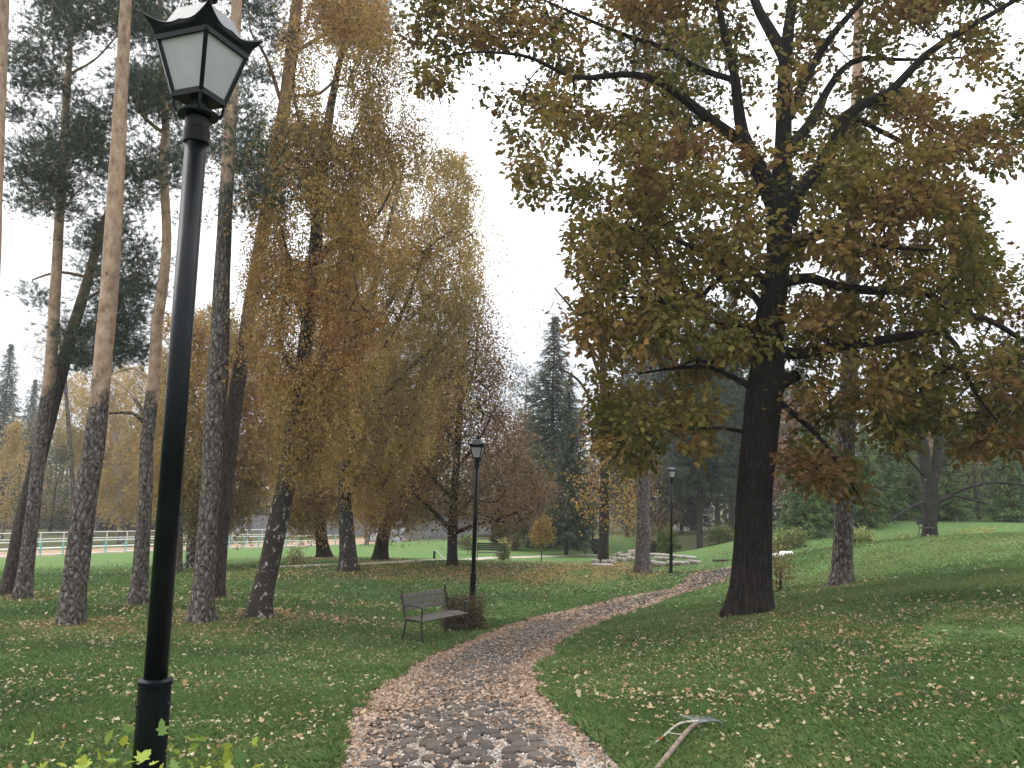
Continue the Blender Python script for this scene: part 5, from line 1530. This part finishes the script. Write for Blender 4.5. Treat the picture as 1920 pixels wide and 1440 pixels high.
SLABS = [
    (1130, 1061, 1.0, .6, .09, .1, "thin flat slab lying under the small stones left of the dark maple's foot", 0, 0),
    (1116, 1060, .36, .3, .17, .2, "rounded small stone at the left end of the flat slab", .09, .04),
    (1133, 1060, .30, .28, .14, 1.2, "rounded small stone between two others on the flat slab", .09, -.1),
    (1145, 1060, .42, .34, .15, .4, "oblong stone at the right end of the flat slab", .09, .05),
    (1148, 1054, .46, .34, .20, .9, "pale upright stone behind the flat slab by the maple's foot", .06, .2),
    (1157, 1050, .62, .34, .11, -.5, "slanting pale slab leaning up behind the maple's foot", .22, -.45),
    (1166, 1053, .50, .38, .16, .3, "wedge shaped slab in the middle of the pile", .02, .1),
    (1172, 1052, .6, .4, .11, .2, "light slab lying across the middle of the pile", .22, -.05),
    (1184, 1052, .5, .36, .20, .7, "block lying just left of the slender pine", .0, .08),
    (1187, 1050, .45, .36, .18, -.3, "rounded stone on the block left of the slender pine", .2, 0),
    (1192, 1049, .7, .4, .09, .1, "dark topped slab crowning the pile left of the slender pine", .38, -.08),
    (1226, 1052, 1.1, .5, .14, .1, "long pale slab just right of the slender pine", .22, .0),
    (1224, 1058, 1.0, .5, .14, .15, "lower long slab just right of the slender pine", .02, .03),
    (1237, 1060, .7, .45, .15, .3, "broken slab at the front of the pile left of the lamp post", .0, .08),
    (1246, 1056, .9, .5, .12, .05, "flat slab on top of the front stones left of the lamp post", .16, .02),
    (1262, 1054, 1.1, .5, .11, .1, "wide mossy slab on top of the pile behind the lamp post", .22, .03),
    (1268, 1059, .9, .45, .15, -.1, "low dark slab right of the lamp post", .0, .02),
    (1283, 1054, 1.2, .5, .12, .12, "pale topped slab right of the lamp post near the path", .17, .05),
    (1288, 1058, 1.1, .5, .13, .0, "longest low slab where the pile meets the path", .0, -.03),
    (1302, 1057, .6, .4, .13, .4, "end slab of the pile closest to the path's bend", .02, .08)]
for a in SLABS: slab(*a)
for a in [(1452, 1046, .55, .3, .14, .1, "white stone slab left of two others at the bank's foot behind the oak"), (1463, 1045, .5, .3, .15, .6, "white stone slab between two others at the bank's foot behind the oak"),
          (1473, 1043, .6, .32, .18, .2, "largest white stone slab at the bank's foot behind the oak")]:
    o = slab(*a, group="white slabs at the foot of the bank"); o.data.materials[0] = M['white_wall']

def log(label, px, py, L, r, rz, mat, name="log", cat="log"):
    p = hit(px, py) + [0, 0, r * .8]
    d = np.array([math.cos(rz), math.sin(rz), 0])
    o = MB().tube(smooth_line([p - d * L / 2, p + [0, 0, .01], p + d * L / 2], L / 8), r, 9).build(name, mat, None, p, attrs=None)
    return tag(o, label, cat)
M['dark_wood'] = plain("dark_wood", (.05, .035, .025), .9, 0, .4, 9, .4)
log("dark plank lying at the path's far bend left of the oak", 1360, 1053, 1.1, .05, .05, M['dark_wood'], "plank", "plank")
log("short brown log lying behind the far lamp at the edge of the wood", 1270, 1029, .45, .16, .1, M['dark_wood'])

# ------------------------------------------------------------------ litter bin, hose post
p = ground_at(1119, 53)
bn = thing("litter_bin", "round black litter bin beside the far lamp behind the maple trunk", "bin", p)
MB().lathe([(.20, -.05), (.22, .04), (.26, .75), (.28, .78), (.28, .82)], 18).build("body", M['iron'], bn, smooth=True)
MB().lathe([(.285, .825), (.24, .93), (.05, .98)], 18).build("lid", M['iron'], bn, smooth=True)
p = hit(814, 1049)
tp = thing("tap_post", "short dark post with a pale bent hose on the far lawn left of the linden", "tap", p)
MB().box((0, 0, .19), (.10, .10, .42), None, .01).build("post", M['iron'], tp)
MB().tube(smooth_line([(0.02, 0, .40), (.10, -.02, .42), (.25, -.05, .26), (.48, -.1, .08), (.75, -.12, .02)], .06), .022, 7).build("hose", M['white_rail'], tp, smooth=True)

# ------------------------------------------------------------------ shrubs
def shrub(name, label, px, py, Wd, Hh, leafm, seed, n=60, nl=24, size=.06, spread=.1, twigm='dark_bark', group=None, loc=None, tmpl=None, shape='dome', r0=.0035, cat="shrub", tshift=0.0, out=.6, down=0, tj=.2):
    loc = hit(px, py) if loc is None else loc
    R_ = rng_(seed)
    root = thing(name, label, cat, loc, group)
    T = []
    while len(T) < n:
        q = R_.uniform(-1, 1, 2); z = R_.uniform(.12, 1)
        if shape == 'dome': ok = q @ q < 1 - (z - .25) ** 2 * 1.2
        elif shape == 'cone': ok = q @ q < (1 - z) ** 1.1 + .02
        elif shape == 'column': ok = q @ q < np.clip(1.15 * (1 - z ** 2.6), .02, 1)
        else: ok = q @ q < .9
        if ok: T.append([q[0] * Wd / 2, q[1] * Wd / 2, z * Hh])
    T = np.array(T) + loc
    st = [(np.array([loc + [R_.normal(0, Wd * .06), R_.normal(0, Wd * .06), -.05], loc + [R_.normal(0, Wd * .12), R_.normal(0, Wd * .12), Hh * .45]]), np.array([.012, .007]) * (Hh / .8) ** .5) for _ in range(5)]
    st = [(smooth_line(np.c_[a, b_], .08)[:, :3], np.linspace(b_[0], b_[1], len(smooth_line(np.c_[a, b_], .08)))) for a, b_ in st]
    tw, dr = grow(st, T, R_, seg=.12, r0=r0, pw=.4, lift=.2)
    L = [(a, b_, 5) for a, b_ in st] + tw
    V, Q, B, H = tubes(L)
    mesh("stems", V, Q, M[twigm], root, loc, {"bk": B}, smooth=True)
    lv = leaves_at(T, dr, nl, spread, size, tmpl or L_RHOMB, R_, out=out, down=down, tshift=tshift, tj=tj)
    mesh("foliage", lv[0], [lv[1]], M[leafm], root, loc, {"t": lv[2]})
    return root
M['dry_leaf'] = leafmat("dry_leaf", [(0, (.045, .035, .022)), (.5, (.075, .055, .035)), (.85, (.12, .085, .05)), (1, (.30, .17, .06))], .2)
bl = hit(868, 1180)
shrub("clipped_bush", "low clipped brown bush round the foot of the lamp next to the bench", 0, 0, .95, .62, 'dry_leaf', 701, 240, 34, .035, .06, loc=bl, shape='box')
shrub("shrub", "small dark brown twiggy shrub standing alone on the far lawn", 553, 1060, .75, .75, 'brown_leaf', 702, 60, 12, .06, .09, tshift=.2)
shrub("shrub", "rusty leaved sapling growing against the oak's foot", 1463, 1108, .7, 1.1, 'brown_leaf', 703, 60, 9, .07, .12, loc=hit(1462, 1110))
for lab, px, Y, W_, H_, s_ in [("slim dark thuja column behind the dark bench, the tallest of a close pair", 929, 60, .55, 1.95, 710), ("slim dark thuja column just right of the tallest", 942, 61, .5, 1.5, 711), ("dark thuja column standing apart right of the pair", 962, 60, .6, 1.75, 712)]:
    shrub("thuja", lab, 0, 0, W_, H_, 'spruce_needle', s_, 120, 30, .12, .07, loc=ground_at(px, Y), shape='column', group="thuja columns behind the dark bench", tmpl=None)
for nm, lab, px, Y, W_, H_, lm_, s_ in [
        ("round_bush", "round reddish brown bush in front of the thuja columns", 958, 56, 1.1, .8, 'brown_leaf', 720), ("round_bush", "low dark green bush behind the lamp in mid lawn", 879, 57, 1.3, .85, 'green_leaf', 721),
        ("leafy_shrub", "bright yellow green shrub at the shady wood's edge left of the oak", 1345, 53, 1.5, 1.1, 'dull_lime', 722), ("leafy_shrub", "pale yellow shrub between yellow green shrub and oak trunk", 1364, 53, .8, .85, 'dull_lime', 723),
        ("leafy_shrub", "green shrub just behind the far lamp's post", 1252, 50, 1.1, 1.35, 'green_leaf', 724), ("leafy_shrub", "pale yellow shrub right of the oak trunk at the bank's foot", 1466, 38, .8, .65, 'dull_lime', 725),
        ("leafy_shrub", "second pale yellow shrub farther from the oak trunk", 1494, 38, .7, .65, 'dull_lime', 726), ("round_bush", "dark low bush at the wood's edge right of the slender pine", 1228, 52, 1.3, .6, 'dry_leaf', 727),
        ("leafy_shrub", "pale flowering shrub at the dark bench's right end", 943, 46.5, .45, .9, 'dull_lime', 728), ("leafy_shrub", "pale straw coloured shrub behind the dark bench", 985, 64, 1.8, .9, 'dull_lime', 729),
        ("round_bush", "brownish bush at the foot of the lone spruce", 1000, 58, 1.4, .7, 'dry_leaf', 730), ("leafy_shrub", "yellow green clump by the lone pine on the bank's crest", 1614, 33, .9, .5, 'dull_lime', 731)]:
    shrub(nm, lab, 0, 0, W_, H_, lm_, s_, 70, 22, .11, .14, loc=ground_at(px, Y))
p = ground_at(1015, 45)
shrub("young_tree", "young yellow leaved tree with thin straight stem at the far footpath", 0, 0, 1.15, 1.55, 'yellow_leaf', 735, 70, 22, .12, .14, loc=p + [0, 0, .75], cat="tree")
o = [q for q in COL.objects if q.name == "young_tree"][0]
st = MB().tube([(0, 0, -.85), (.01, 0, -.3), (0, 0, .5)], (.035, .03, .02), 7).build("trunk", M['grey_bark'], o)
# pale flowers and clumps along the crest of the bank
R = rng_(740)
for k, (lab, px, Y) in enumerate([("small pale yellow clump on the bank's crest beside the bench", 1697, 36), ("pale yellow flowers on the crest right of the bench", 1795, 34), ("longer pale yellow clump on the crest near the slim pale stem", 1818, 33), ("last pale yellow clump on the crest near the right edge", 1850, 32)]):
    shrub("flower_clump", lab, 0, 0, .7, .28, 'dull_lime', 741 + k, 22, 18, .07, .08, loc=ground_at(px, Y), tshift=.2, group="pale clumps on the bank's crest", cat="plant")

# leafy plants round the foot of the close lamp
L_BROAD = (np.array([(0, 0, 0), (.22, .18, .05), (.34, .42, .09), (.26, .70, .07), (0, 1, -.05), (-.26, .70, .07), (-.34, .42, .09), (-.22, .18, .05)]), np.array([[0, 1, 2, 3, 4], [0, 4, 5, 6, 7]]))
def near_plant(label, x, y, Wd, top, seed, n, mat='lime_leaf', size=.052, name="leafy_plant", tshift=0.0):
    g = float(gz(x, y))
    return shrub(name, label, 0, 0, Wd, top - g, mat, seed, n, 12, size, .075, loc=np.array([x, y, g]), tmpl=L_MAPLE, out=.9, down=-.05, r0=.0022, cat="plant", tshift=tshift, group=None, tj=.26)
pa = at(160, 1432, 3.0); near_plant("yellow green leafy plant left of the close lamp's post", pa[0], 2.95, .72, pa[2] - .10, 751, 120, tshift=.05)
pa = at(400, 1432, 3.0); near_plant("yellow green leafy plant right of the close lamp's post", pa[0] + .02, 2.95, .62, pa[2] - .11, 752, 105)
pa = at(255, 1440, 2.9); near_plant("bushiest yellow green plant right at the close lamp's foot", pa[0], 2.86, .55, pa[2] - .10, 753, 85, tshift=.05)
def weed(label, px, py, Y, seed):
    tip = at(px, py, Y); g = float(gz(tip[0], tip[1]))
    root = thing("weed", label, "plant", (tip[0], tip[1], g))
    R_ = rng_(seed)
    st, C = [], []
    for k in range(5):
        q = np.array([[0, 0, -.03], [R_.normal(0, .04), R_.normal(0, .04), (tip[2] - g) * .6], [R_.normal(0, .11), R_.normal(0, .08), (tip[2] - g) * R_.uniform(.8, 1.02)]])
        q = smooth_line(q, .05); st.append((q, np.linspace(.004, .002, len(q)), 5)); C += [q[-1], q[-3], q[len(q) // 2]]
    V, Q, B, H = tubes(st); mesh("stems", V, Q, M['green_leaf'], root, attrs={"bk": B, "t": np.full(len(V), .4)})
    C = np.array(C); lv = leaves_at(C, R_.normal(size=C.shape), 4, .035, .055, L_BROAD, R_, out=.8, down=-.2, tshift=.12)
    mesh("foliage", lv[0], [lv[1]], M['green_leaf'], root, attrs={"t": lv[2]})
weed("thin stemmed pale green weed standing behind the left leafy plant", 215, 1376, 3.5, 755)
weed("small pale green weed just behind the close lamp's post on its right", 362, 1392, 3.6, 756)

# ------------------------------------------------------------------ rake and stick
M['rake_wood'] = plain("rake_wood", (.15, .115, .085), .7, 0, .3, 14, .3)
M['tine'] = plain("tine", (.13, .145, .145), .5, .4, .2, 14)
hd = hit(1308, 1374)
hx = hit(1225, 1462)
rk = thing("leaf_rake", "fan shaped metal leaf rake with wooden handle dropped on the grass", "rake", hd)
ax = (hx - hd); ax = ax / np.linalg.norm(ax)
en = hd + ax * 1.25; en[2] = float(gz(en[0], en[1])) + .035
hs_ = hd + np.array([0, 0, .07])
hp = smooth_line(np.array([hs_ + ax * .03, hs_ + ax * .35 + [0, 0, .012], en]), .05)
MB().tube(hp - hd, np.linspace(.014, .017, len(hp)), 10).build("handle", M['rake_wood'], rk, smooth=True)
fw = -ax.copy(); fw[2] = 0; fw /= np.linalg.norm(fw); sd_ = np.array([-fw[1], fw[0], 0])
mb = MB()
for k in range(19):
    a = math.radians(-62 + 124 * k / 18)
    dr_ = fw * math.cos(a) + sd_ * math.sin(a)
    q = smooth_line(np.array([[0, 0, .07] + dr_ * .01, [0, 0, .08] + dr_ * .08, [0, 0, .082] + dr_ * .15, [0, 0, .068] + dr_ * .178, [0, 0, .04] + dr_ * .18]), .03)
    mb.tube(q, .0018, 4)
for rr in (.085,):
    q = np.array([[0, 0, .078] + (fw * math.cos(a) + sd_ * math.sin(a)) * rr * .8 for a in np.radians(np.linspace(-62, 62, 15))])
    mb.tube(q, .003, 4)
mb.build("tines", M['tine'], rk)
MB().tube([(np.array([0, 0, .07]) + ax * .06), (np.array([0, 0, .072]) - ax * .03)], .017, 8).build("socket", M['tine'], rk)
m = bpy.data.materials.new("stick_bark")
t, b = nodes(m)
bk = attr(t, "bk", "Vector")
sx_ = t.nodes.new("ShaderNodeSeparateXYZ"); t.links.new(bk, sx_.inputs[0])
c = ramp(t, [(.30, (.05, .045, .04)), (.45, (.24, .23, .19)), (.7, (.34, .33, .28))], noise(t, 26, 4, bk))
c = mixc(t, ramp(t, [(.0, (0, 0, 0)), (.205, (0, 0, 0)), (.215, (1, 1, 1)), (.285, (1, 1, 1)), (.295, (0, 0, 0))], sx_.outputs["Z"]), c, (.36, .06, .035))
t.links.new(c, b.inputs["Base Color"]); b.inputs["Roughness"].default_value = .8
M['stick_bark'] = m
q = np.array([hit(*p_) + [0, 0, h_] for p_, h_ in [((1206, 1413), .03), ((1235, 1400), .04), ((1260, 1386), .07), ((1278, 1378), .08), ((1309, 1376), .085)]])
sk = thing("birch_stick", "thin pale stick with a red painted band lying by the rake head", "stick", q[0])
q = smooth_line(q, .03)
V, Q, B, H = tubes([(q, np.linspace(.006, .010, len(q)), 7), (smooth_line(np.array([q[len(q) // 2], hit(1276, 1392) + [0, 0, .05], hit(1290, 1393) + [0, 0, .06]]), .03), np.full(len(smooth_line(np.array([q[len(q) // 2], hit(1276, 1392) + [0, 0, .05], hit(1290, 1393) + [0, 0, .06]]), .03)), .006), 6)])
mesh("stick", V, Q, M['stick_bark'], sk, q[0], {"bk": B}, smooth=True)

# ------------------------------------------------------------------ grass, fallen leaves, pebbles
R = rng_(800)
def wedge(n, r0, r1, pw=1.0, half=37):
    r = (r0 ** pw + (r1 ** pw - r0 ** pw) * R.uniform(size=n)) ** (1 / pw)
    a = np.radians(R.uniform(-half, half, n))
    return r * np.sin(a), r * np.cos(a), r
def grass_mesh():
    VV, FF, TT = [], [], []; n0 = 0
    for n, r0, r1, h0, h1, w_ in [(330000, 3.0, 9.5, .035, .075, .0030), (260000, 8.5, 20, .04, .075, .0060), (150000, 19, 42, .05, .09, .014)]:
        x, y, r = wedge(n, r0, r1)
        o, s = pathcoord(x, y)
        eh = 1.10 + .10 * (vnoise(s * 2.1, s * 0 + np.sign(o) * 3 + 9, 44) - .5) + .14 * (vnoise(s * 7, s * 0 + np.sign(o) * 3 + 9, 45) - .5)
        k = ((np.abs(o) > eh) | (s > PS[-1] - .3)) & (track_w(x, y) < .5)
        k &= R.uniform(size=n) < np.clip((43 - r) / 14, 0, 1)
        x, y, r, o = x[k], y[k], r[k], o[k]; n = len(x)
        z = gz(x, y) - .006
        cl = vnoise(x * 2.6, y * 2.6, 51) * .6 + vnoise(x * 9, y * 9, 52) * .4
        big = vnoise(x * .45, y * .7, 53)
        h = R.uniform(h0, h1, n) * (.55 + .8 * cl) * (1 + .5 * np.exp(-np.abs(np.abs(o) - 1.1) / .15))
        a = R.uniform(0, 6.283, n); ln = R.uniform(.2, 1.1, n)
        wv = w_ * R.uniform(.7, 1.3, n)
        base = np.stack([x, y, z], -1)
        sd = np.stack([-np.sin(a), np.cos(a), np.zeros(n)], -1)
        fd = np.stack([np.cos(a), np.sin(a), np.zeros(n)], -1)
        up = np.array([0, 0, 1.0])
        p0 = base - sd * wv[:, None]; p1 = base + sd * wv[:, None]
        mid = base + fd * (h * ln * .35)[:, None] + up * (h * .62)[:, None]
        p2 = mid + sd * (wv * .75)[:, None]; p3 = mid - sd * (wv * .75)[:, None]
        p4 = base + fd * (h * ln)[:, None] + up * (h * (1.0 - .25 * ln))[:, None]
        VV.append(np.stack([p0, p1, p2, p4, p3], 1).reshape(-1, 3))
        FF.append((np.array([[0, 1, 2, 3, 4]])[None] + (np.arange(n) * 5)[:, None, None]).reshape(-1, 5) + n0)
        pt = vnoise(x * 1.1 + 9, y * .8, 57)
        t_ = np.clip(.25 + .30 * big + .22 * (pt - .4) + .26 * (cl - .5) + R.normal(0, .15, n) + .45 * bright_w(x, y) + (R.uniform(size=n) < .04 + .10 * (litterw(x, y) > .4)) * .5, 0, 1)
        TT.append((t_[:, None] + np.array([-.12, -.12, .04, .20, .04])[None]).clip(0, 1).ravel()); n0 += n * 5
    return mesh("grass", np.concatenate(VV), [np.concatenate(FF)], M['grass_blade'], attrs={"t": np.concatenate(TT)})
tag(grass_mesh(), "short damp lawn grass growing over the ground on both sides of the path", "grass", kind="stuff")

def litter_mesh(name, label, pts, size, tint, tmpl, lift, mat, flat=.28):
    n = len(pts)
    d = np.c_[R.normal(size=(n, 2)), R.normal(0, flat, n)]
    up_ = np.c_[R.normal(0, flat, (n, 2)), np.ones(n)]
    return scatter(tmpl[0], tmpl[1], pts + np.c_[np.zeros((n, 2)), lift], basis(d, R, up_), size, tint)
# on the lawn
def lawn_leaves(n, r0, r1, base, tmpl, s0, s1):
    x, y, r = wedge(n, r0, r1, 1.3)
    o, s = pathcoord(x, y)
    den = base * (.35 + 1.1 * vnoise(x * .9, y * .9, 61)) * (vnoise(x * 3.1, y * 3.1, 62) > .38) + litterw(x, y) * 1.35
    den = den * (1 - .55 * bright_w(x, y) * (y < 34))
    k = (R.uniform(size=n) < den) & (np.abs(o) > 1.0) & (track_w(x, y) < .5)
    x, y, r = x[k], y[k], r[k]; n = len(x)
    P = np.stack([x, y, gz(x, y)], -1)
    lft = (x < -.4 - .0 * y)
    t_ = np.where(lft & (y < 14), R.beta(1.2, 3.2, n), R.beta(1.8, 2.6, n))
    t_ = np.where(litterw(x, y) > .55, np.clip(t_ * .6 + .28, 0, 1), t_)
    sz = R.uniform(s0, s1, n) * np.where(R.uniform(size=n) < .08, 1.6, .9)
    return litter_mesh("", "", P, sz, t_, tmpl, R.uniform(.012, .042, n), None, .42)
lv = [lawn_leaves(24000, 3.2, 8, .28, L_MAPLE, .020, .044), lawn_leaves(48000, 7.5, 18, .22, L_OAK, .026, .055)]
V = np.concatenate([a[0] for a in lv]); n1 = len(lv[0][0])
l3 = lawn_leaves(90000, 17, 48, .05, L_RHOMB, .05, .10)
o = mesh("fallen_leaves", np.concatenate([V, l3[0]]), [lv[0][1], lv[1][1] + n1, l3[1] + len(V)], M['litter'], attrs={"t": np.concatenate([lv[0][2], lv[1][2], l3[2]])})
tag(o, "pale tan and brown fallen leaves scattered over the lawn", "leaves", kind="stuff")
# on the path
def path_leaves(n, s0, s1, prob, size, tmpl):
    s = s0 + (s1 - s0) * R.uniform(size=n) ** 1.4
    o = R.uniform(-1.16, 1.16, n)
    e_ = np.abs(o)
    p = prob(s) * (.20 + 1.3 * np.clip((e_ - .50) / .4, 0, 1)) * (.45 + 1.1 * vnoise(s * 2.2, o * 2.5 + 7, 66))
    k = R.uniform(size=n) < p
    s, o = s[k], o[k]; n = len(s)
    cx_ = np.interp(s, PS, PC[:, 0]); cy_ = np.interp(s, PS, PC[:, 1]); w_ = np.interp(s, PS, PW)
    x = cx_ + np.interp(s, PS, _nor[:, 0]) * o * w_; y = cy_ + np.interp(s, PS, _nor[:, 1]) * o * w_
    P = np.stack([x, y, path_z(x, y)], -1)
    return litter_mesh("", "", P, R.uniform(*size, n), R.beta(1.5, 2.4, n), tmpl, R.uniform(.012, .045, n), None, .30)
sN = 8.0
lv = [path_leaves(16000, 6.5, 12, lambda s: np.clip((s - 7.8) / 4.5, .10, .7), (.022, .05), L_MAPLE), path_leaves(32000, 10.5, 24, lambda s: .7 + 0 * s, (.03, .058), L_OAK)]
lv.append(path_leaves(26000, 6.3, 13.5, lambda s: .42 + 0 * s, (.008, .026), L_OAK))
l3 = path_leaves(20000, 23, PS[-1] - 1, lambda s: .6 + 0 * s, (.06, .10), L_RHOMB)
V = np.concatenate([a[0] for a in lv]); n1 = len(lv[0][0])
o = mesh("path_leaves", np.concatenate([V, l3[0]]), [lv[0][1], lv[1][1] + n1, lv[2][1] + n1 + len(lv[1][0]), l3[1] + len(V)], M['path_litter'], attrs={"t": np.concatenate([lv[0][2], lv[1][2], lv[2][2], l3[2]])})
tag(o, "dry pinkish tan leaves drifted along the path and its edges", "leaves", kind="stuff")
# pebbles
n = 42000
s = 6.6 + 7.0 * R.uniform(size=n) ** 1.5; o = R.uniform(-1.12, 1.12, n)
k = R.uniform(size=n) < np.where(np.abs(o) > .78, 1.0, .42)
s, o = s[k], o[k]; n = len(s)
x = np.interp(s, PS, PC[:, 0]) + np.interp(s, PS, _nor[:, 0]) * o * np.interp(s, PS, PW); y = np.interp(s, PS, PC[:, 1]) + np.interp(s, PS, _nor[:, 1]) * o * np.interp(s, PS, PW)
P = np.stack([x, y, path_z(x, y) + .004], -1)
T_ = np.array([(1, 0, 0), (-1, 0, 0), (0, 1, 0), (0, -1, 0), (0, 0, .7), (0, 0, -.7)], float)
Fo = np.array([[0, 2, 4], [2, 1, 4], [1, 3, 4], [3, 0, 4], [2, 0, 5], [1, 2, 5], [3, 1, 5], [0, 3, 5]])
V, Fq, t_ = scatter(T_, Fo, P, basis(R.normal(size=(n, 3)), R), R.uniform(.005, .013, n), R.uniform(size=n))
M['pebble'] = leafmat("pebble", [(0, (.15, .12, .10)), (.3, (.28, .24, .205)), (.7, (.42, .385, .35)), (1, (.56, .54, .51))], 0.0, .8)
o = mesh("pebbles", V, [Fq], M['pebble'], attrs={"t": t_})
tag(o, "small pale gravel pebbles lying between and beside the pavers", "gravel", kind="stuff")

# ------------------------------------------------------------------ the damp air
m = bpy.data.materials.new("haze")
m.use_nodes = True
t = m.node_tree
for n_ in list(t.nodes):
    if n_.type != 'OUTPUT_MATERIAL': t.nodes.remove(n_)
pv = t.nodes.new("ShaderNodeVolumePrincipled")
pv.inputs["Color"].default_value = (.88, .90, .92, 1)
pv.inputs["Density"].default_value = .0008
pv.inputs["Anisotropy"].default_value = .3
t.links.new(pv.outputs[0], t.nodes["Material Output"].inputs["Volume"])
hz = MB().box((0, 400, 20), (2200, 1120, 80)).build("haze", m)
tag(hz, "thin damp autumn haze paling the far trees", "haze", kind="stuff")
